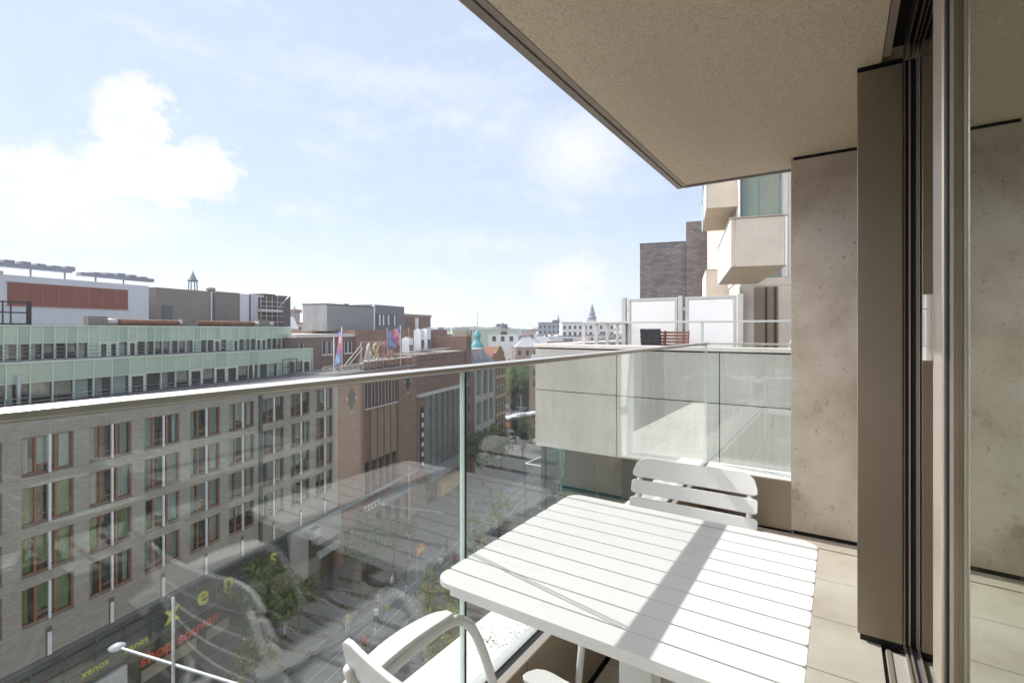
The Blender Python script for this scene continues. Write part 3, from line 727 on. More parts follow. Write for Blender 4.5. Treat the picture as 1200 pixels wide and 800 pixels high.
for r in range(4):
    for k, (a, b) in zip(colsk, edges):
        z = zr(rowt[r]-WH)
        if mesh0 is None:
            tmp = [wframe.build('window', WFR), wglass.build('pane', GLASSW), wsill.build('sill', SILL), wpost.build('light_strip', POST)]
            mesh0 = [o.data for o in tmp]
            for o in tmp: bpy.data.objects.remove(o)
        wo_ = bpy.data.objects.new('window', mesh0[0]); col.objects.link(wo_); wo_.parent = hotel; wo_.location = (0, a, z)
        for nm, me in (('pane', mesh0[1]), ('sill', mesh0[2]), ('light_strip', mesh0[3])):
            c = bpy.data.objects.new(nm, me); col.objects.link(c); c.parent = wo_
        # curtains / blinds behind the glass
        st = rw.random(); ch = CURT[0] if (k <= 1 and r >= 1 and rw.random() < .6) else rw.choice((CURT[1], CURT[2], CURT[2], CURT[3], CURT[0]) if k > 4 else CURT[1:])
        cm = MB()
        if st < .80:
            w1 = rw.uniform(.25, .6); w2 = rw.uniform(.3, .95)
            for c0, c1 in ((fw, fw+w1), (WW-fw-w2, WW-fw)):
                n = max(3, int((c1-c0)/.09))
                for i in range(n):
                    u0 = c0+(c1-c0)*i/n; u1 = c0+(c1-c0)*(i+1)/n; x0 = -.30-.05*(i % 2); x1 = -.30-.05*((i+1) % 2)
                    cm.face([(x0, u0, .08), (x1, u1, .08), (x1, u1, WH-.08), (x0, u0, WH-.08)])
            if rw.random() < .5: cm.face([(-.36, .72, rw.uniform(.3, 1.0)), (-.36, 1.56, .5), (-.36, 1.56, WH-.08), (-.36, .72, WH-.08)])
        else: cm.face([(-.36, fw, WH*rw.uniform(.3, .7)), (-.36, WW-fw, WH*.6), (-.36, WW-fw, WH-.08), (-.36, fw, WH-.08)])
        c = cm.build('curtain', ch, wo_)
        yy = rw.uniform(.2, WW-.9); fx = MB().box(-.9, yy, .1, -.5, yy+rw.uniform(.3, .7), rw.uniform(.4, 1.1))
        fx.build('room_furniture', rw.choice([mat('pale furniture', (.45, .43, .40)), mat('brown furniture', (.16, .11, .08)), SILL]), wo_)
for k, (a, b) in zip(colsk, edges):       # light slots above the shop band
    s0 = a+WW/2
    sl_ = bx(.004, s0-.16, base+.02, .010, s0+.16, base+1.62).build('light_slot', SILL, hotel)
    bx(.0101, s0-.075, base+.0, .08, s0+.11, base+1.30).build('light_strip', POST, sl_)
bx(.002, 33.25, base+.3, .10, 33.40, tops).build('downpipe', mat('blue grey pipe', (.10, .12, .14), .4, .4), hotel)
MB().tube([(.08, 33.55, base+.3), (.08, 33.55, tops)], .04, 6).build('downpipe', mat('blue grey pipe', (.1, .12, .14)), hotel)
# shop band
SHG = mat('dark blue green shop glass', (.030, .045, .055), .12, 0, .3, .6, 0, 60, .6)
BANDT = mat('red grey band trim', (.17, .10, .09), .5, .2)
HB2 = mat('grey fascia board', (.16, .16, .17), .5, .1)
bx(-.5, HS0, zr(-24.0), -.02, 36.4, base-.25).build('shop_glass', SHG, hotel)
bx(-.6, HS0, base-.247, .12, HS1, base-.01).build('fascia', HB2, hotel)
tr_ = MB()
for i, z in enumerate((-19.55, -20.15, -20.75, -21.3)): tr_.box(-.03, HS0, zr(z)-.04, .16+.10*i, 36.4, zr(z)+.02)
tr_.build('band_trim', BANDT, hotel)
sg = MB()
for i, z in enumerate((-19.15, -19.85, -20.45, -21.02)): sg.face([(.10+.1*i, HS0, zr(z)-.25), (.10+.1*i, 36.4, zr(z)-.25), (.0+.08*i, 36.4, zr(z)+.27), (.0+.08*i, HS0, zr(z)+.27)])
sg.build('glass_louvre', mat('tinted shop louvre', (.055, .08, .09), .15, 0, .35, .5, 0, 60, .6), hotel)
jj = MB()
for s0 in [HS0+1.66*i for i in range(21)]: jj.box(.33, s0-.02, zr(-21.3), .42, s0+.02, zr(-18.95))
jj.build('mullion', SILL, hotel)
YEL = mat('yellow green lettering', (.62, .60, .07), .5, 0, .05)
RED = mat('red lettering', (.62, .055, .03), .5, 0, .05)
UPR = (R(90), 0, R(90))
for ch, s0 in zip('xenos', (24.75, 27.15, 29.35, 31.95, 34.0)): text('lettering', ch, 2.0, YEL, hotel, (.46, s0, zr(-20.68)), UPR, .05, 1, 1, .03)
for s0 in (19.62, 22.05): text('lettering', 'xenos', .62, YEL, hotel, (.50, s0, zr(-21.02)), UPR, .03, 1.02)
for s0 in (13.2, 8.4): text('lettering', 'xenos', .62, YEL, hotel, (.50, s0, zr(-21.02)), UPR, .03, 1.02)
rb = bx(.30, 22.9, zr(-22.9), .38, 36.0, zr(-21.6)).build('red_sign_board', mat('near black board', (.025, .018, .02), .4), hotel)
text('lettering', 'shop souven', 1.12, RED, hotel, (.41, 23.1, zr(-22.6)), UPR, .05, .98, 1.06, .028)
bx(-.1, HS0, 0, -.02, 36.4, zr(-22.0)).build('shop_window', mat('shop window', (.10, .11, .11), .1, 0, .6, .35, 0, 60, .6), hotel)
MB().box(.1, 19.0, zr(-23.2), .35, 22.35, zr(-21.9)).build('white_sign_board', mat('white sign', (.62, .63, .66), .5), hotel)
MB().box(-.02, 22.4, 0, .55, 22.95, zr(-21.35)).box(-.02, 12.4, 0, .55, 12.9, zr(-21.35)).build('brown_pillar', mat('dark brown pillar', (.06, .042, .036), .6), hotel)
MB().box(.05, 23.4, zr(-23.9), .12, 27.4, zr(-22.95)).box(.05, 28.2, zr(-23.9), .12, 30.2, zr(-22.95)).build('shop_panel', mat('beige panel', (.40, .36, .29), .7), hotel)
# concrete portal at the right end
PORT = concrete('portal concrete', (.46, .455, .44), .1)
MB().box(-.3, 36.45, zr(-24.0), .45, 38.75, base-.26).box(-.3, 40.0, zr(-21.4), .42, HS1, base-.26).box(-.3, 38.76, base-1.6, .40, 39.99, base-.26).build('portal', PORT, hotel)
bx(-1.2, 36.5, 0, -.31, HS1, base-.3).build('portal_recess', mat('brown recess', (.13, .085, .055), .6), hotel)
bx(-.2, 38.9, 0, .35, 40.4, zr(-22.6)).build('portal_pillar', mat('dark grey pillar', (.12, .125, .13), .6), hotel)
bx(-.1, 40.45, zr(-23.0), .2, HS1, zr(-22.3)).build('white_sign_board', mat('white sign', (.62, .63, .66)), hotel)
lt = thing('wall_lantern', 'pale glass cube lantern on the concrete portal at the end of the grey brick building', 'lantern', F(39.3, 34.2, zr(-20.3)+ZG), A)
bx(-.45, -.45, 0, .45, .45, .95).build('shade', mat('frosted glass cube', (.55, .57, .55), .35), lt, bevel=.02)
MB().box(-.47, -.47, -.05, .47, .47, -.002).box(-.47, -.47, .952, .47, .47, 1.0).box(-.8, -.1, .3, -.452, .1, .5).build('frame', SILL, lt)

# ================================================================== GREEN GLASS SETBACK STOREYS
gr = sthing('green_office', 'two set back storeys of pale green glass panels above the grey brick building', 'building', 0, 41)
GP = [mat('pale green glass panel', (.42, .53, .43), .16, 0, .10, .25, 0, 60, .5), mat('greener glass panel', (.34, .47, .38), .14, 0, .12, .3, 0, 60, .5)]
GM = mat('pale green mullion', (.60, .68, .58), .5, 0, .05)
DKW = mat('dark office window', (.035, .04, .042), .08, 0, .5, .5, 0, 60, .6)
def greentier(x, y0, y1, zb, zs, zt, p, off, seed):
    rg = random.Random(seed); y = off
    pan = [[], []]; mu = MB(); i = 0
    while y < y1-.05:
        e = min(y+p, y1)
        if e > y0:
            a = max(y, y0)
            pan[rg.random() < .35].append(bx(x-.05, a+.03, zs+.03, x, e-.03, zt-.06))
            t = rg.random()
            if t < .08: pan[rg.random() < .5].append(bx(x-.05, a+.03, zb, x, e-.03, zs-.03))
            else:
                w = bx(x-.06, a+.05, zb+.02, x-.04, e-.05, zs-.05).build('window', GLASSW, gr)
                if t < .55:
                    q = rg.uniform(.35, 1); bx(x-.30, a+.06, zb+.05, x-.28, a+.06+(e-a-.12)*q, zs-.06).build('curtain', CURT[rg.choice((1, 2, 2))], w)
                elif t < .75: bx(x-.22, a+.06, zb+(zs-zb)*.55, x-.2, e-.06, zs-.06).build('blind', mat('peach blind', (.50, .42, .37), .8), w)
                if t > .84: MB().box(x-.03, a+.05, zb, x+.03, a+.17, zs).box(x-.03, e-.17, zb, x+.03, e-.05, zs).box(x-.03, a+.171, zs-.16, x+.03, e-.171, zs-.04).build('frame', GM, w)
            mu.box(x-.08, a-.035, zb, x+.05, a+.035, zt)
        y = e; i += 1
    mu.box(x-.08, y1-.035, zb, x+.05, y1+.035, zt).box(x-.08, y0, zs-.03, x+.035, y1, zs+.025).box(x-.12, y0, zt-.055, x+.09, y1+.05, zt+.03)
    for k in (0, 1):
        for mb_ in pan[k]: mb_.build('spandrel_panel', GP[k], gr)
    mu.build('mullion', GM, gr)
    bx(x-1.2, y0, zb, x-1.1, y1, zs).build('room_back', mat('dim office interior', (.055, .055, .055), .9, 0, .5, .6), gr)
    bx(x-8, y0, zt+.031, x-.13, y1, zt+.06).build('roof', mat('grey gravel roof', (.20, .20, .20), .9, 0, .2, 2), gr)
    for k in (0, 1, 2): bx(x-8, y0, zb+(zt-zb)*k/3, x-7.9, y1, zb+(zt-zb)*(k+1)/3).build('rear_wall', GP[0], gr)
    MB().box(x-8, y1-.06, zb, x-.09, y1-.01, zt).build('end_wall', GP[1], gr)
def rail2(x, y0, y1, z, name='roof_railing'):
    r_ = MB()
    for h in (.35, .62, .88): r_.box(x-.018, y0, z+h, x+.018, y1, z+h+.035)
    y = y0
    while y < y1: r_.box(x-.02, y-.02, z, x+.02, y+.02, z+.9); y += 2.45
    return r_
zlo = zr(-5.6)
greentier(0, 8, 46.9, zlo, zr(-3.52), zr(-2.17), 1.243, 8.08, 3)
greentier(-2.5, 8, 46.25, zr(-2.6), zr(-.98), zr(.28), .72, 8.08, 4)
rail2(-.35, 8, 46.5, zr(-2.13)).build('railing', SILL, gr)
rail2(3.2, 8, 43.0, zr(-5.05)).build('railing', SILL, gr)
MB().tube([(.25, 19.8, zlo), (.25, 19.8, zr(-3.0))], .10, 8).build('vent_pipe', STEELG, gr, smooth=True)
MB().tube([(.25, 38.3, zlo), (.25, 38.3, zr(-3.4))], .10, 8).build('vent_pipe', STEELG, gr, smooth=True)
fr = MB()
for yy in (42.0, 43.1, 44.0): fr.box(.3, yy, zlo, .38, yy+.07, zr(-3.2))
for zz_ in (-3.25, -4.1, -4.9): fr.box(.3, 42.0, zr(zz_), .38, 44.07, zr(zz_)+.07)
fr.build('plant_frame', SILL, gr)
# ducts and frames on its roof
RUST = mat('rusty brown duct', (.22, .10, .06), .8, 0, .5, 2)
rp = sthing('roof_duct', 'long rusty pipe duct lying along the roof edge of the green glass storeys', 'duct', 0, 45.2, ZG+zr(.32))
MB().tube([(0, 28.4, .30), (0, 33.8, .30)], .26, 10).tube([(0, 35.7, .30), (0, 42.5, .30)], .26, 10).build('pipe', RUST, rp, smooth=True)
MB().tube([(0, 27.6, .30), (0, 28.39, .30)], .28, 10).tube([(0, 33.81, .30), (0, 35.69, .30)], .24, 10).tube([(0, 42.51, .3), (0, 45.2, .3)], .24, 10).build('pipe', STEELG, rp, smooth=True)
for yy in (27.0, 34.9, 43.9): bx(-.3, yy-.8, .0, .29, yy+.6, .75).build('duct_box', mat('weathered grey brown box', (.22, .20, .18), .8, 0, .3, 3), rp)
bfm = sthing('roof_frame', 'dark square window frame like scaffold on the roof in front of the white hall', 'frame', 20.5, 46.5, ZG+zr(.35))
q = MB()
for yy in (0, 1.15, 1.6, 2.55): q.box(-.06, yy, 0, .06, yy+(.28 if yy in (0, 2.55) else .06), 1.75)
for z_ in (.02, .85, 1.62): q.box(-.055, .281, z_, .055, 2.549, z_+.1)
q.build('frame', mat('near black steel', (.03, .03, .04), .5, .3), bfm)

# ================================================================== WHITE HALL AND ITS NEIGHBOURS BEHIND
WHM = mat('white ribbed metal cladding', (.60, .60, .655), .5, .1, .05, 1.2, stretch=(1, 14, .3))
hall = sthing('white_hall', 'large white metal clad hall with a long red brown louvre band on the skyline', 'building', 0, 60)
bx(-20, -10, 0, 0, 41.3, zr(5.15)).build('wall', WHM, hall)
LV = [mat('red brown louvre', (.25, .085, .065), .7, 0, .15, 2, stretch=(1, 1, 30))]
bx(.01, 28.3, zr(2.30), .05, 38.95, zr(4.42)).build('louvre_band', LV[0], hall)
q = MB()
for i in range(1, 8): q.box(.051, 28.3+i*1.33-.03, zr(2.32), .09, 28.3+i*1.33+.03, zr(4.40))
q.box(.0, 28.2, zr(2.2), .08, 39.05, zr(2.295)).box(.0, 28.2, zr(4.425), .08, 39.05, zr(4.5))
q.build('louvre_frame', mat('pink red frame', (.38, .16, .13), .6), hall)
bx(-.6, -10, zr(5.151), .06, 28.0, zr(5.45)).build('roof_edge', mat('pale roof edge', (.5, .5, .52), .5), hall)
pv = sthing('roof_plant', 'row of grey roof vents and cable trays along the top of the white hall', 'roof vents', 0, 64, ZG+zr(5.2))
q = MB(); rv = random.Random(2)
q.box(-.5, -5, 1.0, .5, 35.5, 1.45).box(-.5, 36.4, .80, .5, 44.4, 1.2)
for yy in [i*1.3-4 for i in range(37)]:
    if not 35 < yy < 36.5: q.box(-.45, yy, 1.2, .45, yy+.8, (1.72 if yy < 35.6 else 1.42)+rv.uniform(-.1, .1))
for yy in range(-4, 44, 3): q.box(-.06, yy, 0, .06, yy+.12, 1.1)
q.build('vent_row', mat('blue grey metal', (.27, .28, .32), .5, .3, .2, 2), pv)
TAUPE = brick('taupe brick', (.26, .225, .205), (.30, .265, .24), (.22, .2, .18), .5, .12, .01, .15)
tp = sthing('taupe_block', 'windowless taupe brick roof block with a grey door beside the white hall', 'building', 0, 62)
bx(-14, 43.5, 0, 0, 51.2, zr(5.25)).build('wall', TAUPE, tp)
bx(-14, 51.3, 0, .6, 55.3, zr(5.30)).build('wall', brick('dark taupe brick', (.21, .185, .175), (.24, .215, .205), (.18, .165, .16), .5, .12, .01, .15), tp)
bx(.01, 44.3, zr(.3), .08, 45.6, zr(3.0)).build('door', mat('green grey door', (.10, .12, .115), .5), tp)
MB().tube([(.12, 51.1, zr(0)), (.12, 51.1, zr(5.2))], .10, 6).build('downpipe', POST, tp)
MB().lathe([(.1, 0), (.55, .1), (.65, .35), (.5, .55), (.1, .6)], 10, (-1, 51.9, zr(5.32))).build('roof_vent', mat('khaki vent', (.33, .30, .22), .8), tp, smooth=True)
wb = sthing('white_stair_block', 'narrow white metal stair block between the taupe block and the scaffolded chimney', 'building', 0, 62)
bx(-10, 55.5, 0, .3, 60.0, zr(5.25)).build('wall', WHM, wb)
q = MB().box(.301, 57.2, zr(.6), .36, 57.5, zr(5.2))
for i in range(9): q.box(.31, 57.9, zr(.9+i*.5), .37, 58.05, zr(1.0+i*.5))
q.build('ladder', SILL, wb); bx(.3, 55.5, zr(.05), .7, 59.9, zr(.45)).build('canopy', POST, wb)
DBR = brick('brown chimney brick', (.12, .085, .075), (.17, .125, .105), (.10, .08, .075), .5, .12, .01, .3)
ch_ = sthing('brick_plant_tower', 'brown brick roof tower wrapped in pipes and scaffold tubes', 'roof tower', 0, 61)
bx(-6, 58.9, 0, -.5, 64.3, zr(5.0)).build('wall', DBR, ch_)
bx(-4, 60.2, zr(5.02), -1, 62.6, zr(5.6)).build('wall', DBR, ch_)
bx(-.6, 58.6, zr(2.75), .3, 62.8, zr(3.1)).build('ledge', CONCL, ch_)
q = MB()
for i in range(4): q.tube([(.1, 58.6+i*1.1, zr(0)), (.1, 58.6+i*1.1, zr(5.2))], .05, 5)
for z_ in (1.2, 2.1, 3.6, 4.3): q.tube([(.12, 58.5, zr(z_)), (.12, 63.2, zr(z_))], .05, 5)
q.tube([(.12, 62.0, zr(3.4)), (.12, 64.3, zr(5.4))], .07, 5)
q.build('scaffold_tubes', STEELG, ch_)
bx(-8, 62.9, zr(.5), -.45, 65.2, zr(5.45)).build('dark_panel', mat('dark slate panel', (.10, .10, .11), .6), ch_)

# ================================================================== BRICK THEATRE WITH THE ROOF SIGN
RB = brick('red brown brick', (.30, .17, .13), (.41, .265, .20), (.28, .22, .185), .36, .10, .011, .25)
RB2 = brick('dark red brick', (.25, .145, .115), (.36, .225, .18), (.23, .18, .155), .36, .10, .011, .3)
th = sthing('brick_theatre', 'red brown brick theatre facade with tall window strips and diamond openings', 'building', 0, 34.8)
TB = zr(-4.95)
wl = MB()
for a, b in ((43.68, 48.3), (55.5, 59.85)): wl.box(-14, a, 0, 0, b, TB)
wl.box(-14, 48.31, zr(-5.9), 0, 55.49, TB).box(-14, 48.31, 0, 0, 55.49, zr(-20.0))
wl.box(-14, 48.31, zr(-19.99), -.7, 55.49, zr(-5.91))
wl.build('wall', RB, th)
TANP = mat('tan infill panel', (.30, .225, .165), .7, 0, .12, 1.5)
for i in range(5):
    y0 = 48.45+i*1.42; y1 = y0+1.18
    bx(-.66, y0, zr(-15.5), -.25, y1, zr(-9.35)).build('infill_panel', TANP if i else RB2, th)
    w = bx(-.6, y0, zr(-9.2), -.56, y1, zr(-6.0)).build('window', DKW, th)
    MB().box(-.555, y0, zr(-9.2), -.50, y0+.08, zr(-6)).box(-.555, y1-.08, zr(-9.2), -.50, y1, zr(-6)).box(-.555, y0+.55, zr(-9.2), -.51, y0+.62, zr(-6)).build('frame', POST, w)
    w = bx(-.6, y0, zr(-19.8), -.56, y1, zr(-15.55)).build('window', DKW, th)
    MB().box(-.555, y0+.55, zr(-19.8), -.51, y0+.62, zr(-15.55)).box(-.555, y0, zr(-17.2), -.52, y0+.54, zr(-17.1)).build('frame', SILL, w)
    bx(-.30, y0-.03, zr(-9.34), .06, y1+.03, zr(-9.21)).build('sill', CONCL, th)
    bx(-.7, y1+.02, zr(-19.95), -.18, y1+.22, zr(-5.95)).build('brick_rib', RB2, th)
for (yc, zc) in ((45.9, -7.6), (57.7, -6.9)):
    d_ = MB()
    d_.face([(.02, yc, zr(zc-1.3)), (.02, yc+.62, zr(zc-.45)), (.02, yc+.62, zr(zc+.45)), (.02, yc, zr(zc+1.3)), (.02, yc-.62, zr(zc+.45)), (.02, yc-.62, zr(zc-.45))])
    f_ = d_.build('diamond_window', DKW, th)
    q = MB()
    for dy, dz in ((.78, 0), (-.78, 0), (0, -1.5), (0, 1.6), (0, 2.1)): q.box(.005, yc+dy-.09, zr(zc+dz)-.12, .06, yc+dy+.09, zr(zc+dz)+.12)
    q.build('stone_stud', POST, f_)
MB().box(.01, 43.7, zr(-19.3), .3, 59.8, zr(-19.05)).box(.01, 50, zr(-20.6), 1.5, 58, zr(-20.35)).build('canopy', mat('grey canopy', (.30, .31, .31), .5), th)
for i, y0 in enumerate((44.6, 46.6, 50.5, 52.5, 54.5, 57)): bx(.01, y0, .3, .06, y0+1.1, 3.4).build('shop_window', DKW, th)
bx(-14, 43.68, TB+.002, .12, 59.85, TB+.18).build('roof_edge', mat('grey zinc edge', (.3, .3, .3)), th)
# roof frame (pergola beams and joists)
pg = sthing('roof_pergola', 'weathered timber beams and stone consoles on the roof edge of the brick theatre', 'pergola', 0, 36, ZG+TB+.19)
q = MB(); rv = random.Random(9)
for i in range(15): y0 = 44.5+i*1.0; q.box(-1.6, y0, .25, .9, y0+.16, .52)
q.box(-1.2, 44.2, .53, -1.0, 59.2, .70).box(.3, 44.2, .53, .5, 59.2, .70)
q.build('beam', mat('weathered grey timber', (.33, .30, .27), .85, 0, .25, 4), pg)
for i in range(8):
    y0 = 49.2+i*1.35; cs = bx(.4, y0, 0, 1.0, y0+.35, .95).build('console', RB2, pg)
    bx(.35, y0-.08, .951, 1.05, y0+.43, 1.12).build('console_cap', CONCL, cs)
# the ASTA sign
az_ = sthing('roof_sign', 'large open framed ASTA letters standing on the theatre roof', 'sign', 50.2, 36.3, ZG+TB+.95)
tx = {}
for ch, y0, mt in (('A', 0, mat('cream sign frame', (.55, .48, .40), .6)), ('S', 1.75, mat('yellow sign frame', (.55, .44, .24), .6)), ('T', 3.25, mat('rose sign frame', (.50, .27, .22), .6)), ('A', 4.65, mat('red brown sign frame', (.42, .26, .19), .6))):
    text('letter', ch, 3.35, mt, az_, (0, y0, 0), UPR, .12, .86)
q = MB().box(-.5, -.4, -.16, .2, 6.8, -.02).box(-.35, -.3, 2.42, -.28, 6.7, 2.5)
for yy in (-.1, 1.6, 3.2, 4.6, 6.4): q.box(-.4, yy, -.02, -.3, yy+.09, 2.42)
q.build('sign_frame', STEELG, az_)
MB().tube([(-.3, -3.2, -.1), (-.3, 0, 2.2)], .06, 6).tube([(-.3, -2.4, -.1), (-.3, .3, 1.8)], .05, 6).tube([(-.3, 2.0, -.1), (-.3, 3.6, 1.9)], .06, 6).build('brace', mat('pale brace', (.5, .46, .40)), az_)
# flagpoles and flags
def flagmat():
    b = NB('pink blue purple printed flag'); s = b.n('ShaderNodeSeparateXYZ', {0: b.obj()}); n = b.noise(.9, 3)
    k = b.math('ADD', b.math('MULTIPLY', s.outputs[1], .22), b.math('MULTIPLY', s.outputs[2], .18)); k = b.math('ADD', k, b.math('ADD', b.math('MULTIPLY', n, .9), .55))
    c = b.ramp(k, [(.05, (.20, .18, .38)), (.25, (.36, .50, .72)), (.42, (.22, .22, .44)), (.56, (.74, .20, .28)), (.68, (.80, .68, .66)), (.78, (.80, .26, .34)), (.95, (.26, .34, .66))])
    b.bsdf(c, .8, 0, .2); return b.m
FLAG = flagmat()
FPOLE = mat('white flagpole', (.78, .78, .78), .4)
def flagpole(s0, D, zt, label, fl):
    p = sthing('flagpole', label, 'flagpole', s0, D, ZG+TB+.19)
    hh = zt-(TB+.19)
    MB().tube([(0, 0, 0), (0, 0, hh)], [.075, .05], 8).build('pole', FPOLE, p, smooth=True)
    MB().lathe([(.02, 0), (.09, .05), (.09, .12), (.02, .18)], 8, (0, 0, hh)).build('finial', STEELG, p, smooth=True)
    MB().box(-.25, -.25, -.0, .25, .25, .06).build('base', STEELG, p)
    return p
flagpole(47.25-3.4, 33.9+1.6, zr(-.9), 'bare white flagpole nearest the green glass storeys', 0)
flagpole(44.5, 33.0+2, zr(.15), 'white flagpole carrying the limp hanging purple flag', 1)
flagpole(56.2, 33.8+1.2, zr(.35), 'white flagpole carrying the flag that blows out to the left', 2)
def flag(loc_s, D, z, ln, dr, limp, label):
    me = MB(); nu, nv = 22, 14
    for i in range(nu+1):
        for j in range(nv+1):
            u = i/nu; v = j/nv
            if limp: y = -.08-.62*u*(.35+.65*v)-.1*v; x = .25*sin(u*9+v*2)*(.3+u); z_ = -dr*v-1.1*u*v-.25*u
            else: y = -.06-ln*u; x = .16*sin(u*9-v*1.5)*(.3+u); z_ = -dr*v-.55*u*u+.10*sin(u*7)
            me.v.append((x, y, z_))
    for i in range(nu):
        for j in range(nv):
            a = i*(nv+1)+j; me.f.append((a, a+1, a+nv+2, a+nv+1)); me.m.append(0)
    o = me.build('flag', FLAG, None, smooth=True); o.location = F(loc_s, D, ZG+z); o.rotation_euler = (0, 0, A)
    sd = o.modifiers.new('thickness', 'SOLIDIFY'); sd.thickness = .012
    tag(o, label, 'flag', 'flags above the theatre')
flag(44.5, 35.0, zr(-.15), 2, 2.6, True, 'limp purple and blue flag hanging down its white pole')
flag(56.2, 35.0, zr(.1), 3.1, 2.3, False, 'pink and blue flag streaming to the left of its white pole')
# brick house behind the theatre, with the dark box on top
bh = sthing('brick_back_building', 'brown brick upper storey with arched windows and a pale roof band behind the flags', 'building', 0, 42)
BRN = brick('brown brick', (.24, .175, .14), (.32, .24, .19), (.2, .165, .145), .36, .10, .011, .25)
bx(-16, 45.3, 0, 0, 55.9, zr(-.95)).build('wall', BRN, bh)
bx(-16, 55.95, 0, .25, 83, zr(-.05)).build('wall', RB, bh)
bx(-16, 45.2, zr(-.948), .15, 55.94, zr(-.55)).build('roof_band', CONCL, bh)
for yc in (46.2, 50.0, 51.0, 54.2, 55.0):
    w = bx(.005, yc-.3, zr(-3.0), .03, yc+.3, zr(-1.6)).build('window', DKW, bh)
    MB().box(.031, yc-.34, zr(-3.05), .06, yc-.28, zr(-1.6)).box(.031, yc+.28, zr(-3.05), .06, yc+.34, zr(-1.6)).box(.031, yc-.4, zr(-3.2), .16, yc+.4, zr(-3.06)).build('frame', POST, w)
for yc in (79.0, 81.3):
    w = bx(.255, yc-.45, zr(-3.3), .28, yc+.45, zr(-1.7)).build('window', DKW, bh)
    MB().box(.281, yc-.55, zr(-3.4), .32, yc-.43, zr(-1.6)).box(.281, yc+.43, zr(-3.4), .32, yc+.55, zr(-1.6)).box(.281, yc-.55, zr(-1.7), .32, yc+.55, zr(-1.55)).box(.281, yc-.55, zr(-4.2), .33, yc+.55, zr(-3.41)).build('frame', POST, w)
MB().tube([(.35, 63.2, zr(-4)), (.35, 63.2, zr(.3))], .09, 6).build('vent_pipe', STEELG, bh)
MB().tube([(.35, 69.2, zr(-4)), (.35, 69.2, zr(.4))], .06, 6).build('vent_pipe', STEELG, bh)
bx(.0, 56.5, zr(-5.0), 3.0, 60.0, zr(-3.9)).build('pale_roof', mat('pale blue roof sheet', (.55, .57, .60), .5), bh)
dk = sthing('dark_roof_box', 'dark grey ribbed metal box storey on the skyline with a strip window', 'building', 0, 45)
RIB = mat('dark ribbed metal', (.29, .29, .29), .5, .2, .22, 1.6, 0, 60, .4, (1, 16, .25))
bx(-4, 54.2, zr(-.2), 0, 64.6, zr(3.35)).build('wall', RIB, dk)
bx(-4, 64.9, zr(-.3), -.1, 73.6, zr(3.85)).build('wall', mat('blue grey flat metal', (.19, .19, .21), .5, .2, .08, 1), dk)
bx(-.2, 64.62, zr(-.2), .12, 64.88, zr(3.9)).build('corner_trim', POST, dk)
w = bx(-.09, 65.4, zr(.6), -.05, 71.3, zr(2.4)).build('window', DKW, dk)
q = MB()
for yv in (66.2, 67.2, 68.6, 70.4): q.box(-.045, yv, zr(.65), -.02, yv+.35, zr(2.3))
q.build('blind', POST, w)
bx(-2, 60.2, zr(3.36), -1.5, 60.7, zr(3.75)).build('roof_vent', SILL, dk)
bx(-4.1, 54.1, zr(3.352), .1, 64.6, zr(3.48)).build('roof_edge', mat('dark zinc', (.12, .12, .13)), dk)
b5 = sthing('brick_penthouse', 'small red brick rooftop house with a white downpipe right of the dark box', 'building', 0, 48)
bx(-8, 78.2, zr(-1), 0, 88.2, zr(2.35)).build('wall', RB, b5); bx(-8.2, 78.1, zr(2.352), .15, 88.3, zr(2.85)).build('roof_band', mat('tan band', (.33, .28, .22), .7), b5)
bx(.005, 79.0, zr(.9), .04, 80.4, zr(2.0)).build('window', DKW, b5); bx(.005, 82.0, zr(-1), .15, 83.2, zr(2.2)).build('downpipe', POST, b5)
MB().lathe([(.1, 0), (.7, .1), (.8, .5), (.5, .9), (.05, 1.0)], 10, (.7, 86.5, zr(-.5))).build('satellite_dish', POST, b5, smooth=True)

# ================================================================== THE SECOND BRICK BUILDING (ribbed glass) AND ON DOWN THE STREET
b2 = sthing('ribbed_brick_building', 'dark brick building with tall green grey glass bays between brick ribs', 'building', 0, 34.8)
bx(-18, 59.9, zr(-9.0), 0, 75.8, zr(-3.65)).build('wall', RB2, b2)
bx(-18, 59.9, 0, -.6, 75.8, zr(-9.01)).build('wall', RB2, b2)
MB().box(-.02, 59.9, zr(-9.35), .45, 75.8, zr(-8.95)).build('cornice', CONCL, b2)
bx(-18.1, 59.85, zr(-3.648), .12, 75.8, zr(-3.45)).build('roof_edge', mat('tan band', (.33, .28, .22)), b2)
for i in range(9): bx(.004, 60.6+i*1.7, zr(-4.4), .02, 61.2+i*1.7, zr(-4.15)).build('vent_opening', DKW, b2)
for i in range(8):
    w = bx(.006, 63.0+i*1.55, zr(-7.0), .03, 64.1+i*1.55, zr(-5.6)).build('window', DKW, b2)
    bx(.031, 63.5+i*1.55, zr(-7.0), .05, 63.58+i*1.55, zr(-5.6)).build('frame', POST, w)
GG = mat('green grey tall glazing', (.17, .23, .225), .15, 0, .35, .8, 0, 60, .6)
for i in range(7):
    y0 = 62.6+i*1.83; w = bx(-.20, y0, zr(-20.2), -.15, y0+1.55, zr(-9.4)).build('window', GG, b2)
    q = MB()
    for z_ in (-11.2, -13, -14.8, -16.6, -18.4): q.box(-.145, y0, zr(z_), -.12, y0+1.55, zr(z_)+.08)
    q.build('frame', SILL, w)
    bx(-.30, y0+1.56, zr(-20.2), .0, y0+1.82, zr(-9.36)).build('brick_rib', RB2, b2)
MB().box(-.6, 59.91, 0, .001, 62.58, zr(-9.36)).box(-.6, 75.43, 0, .0, 75.79, zr(-9.36)).build('brick_pier', RB2, b2)
MB().box(-.6, 62.585, zr(-21.6), .9, 75.42, zr(-20.25)).build('canopy', mat('grey canopy', (.3, .31, .31)), b2)
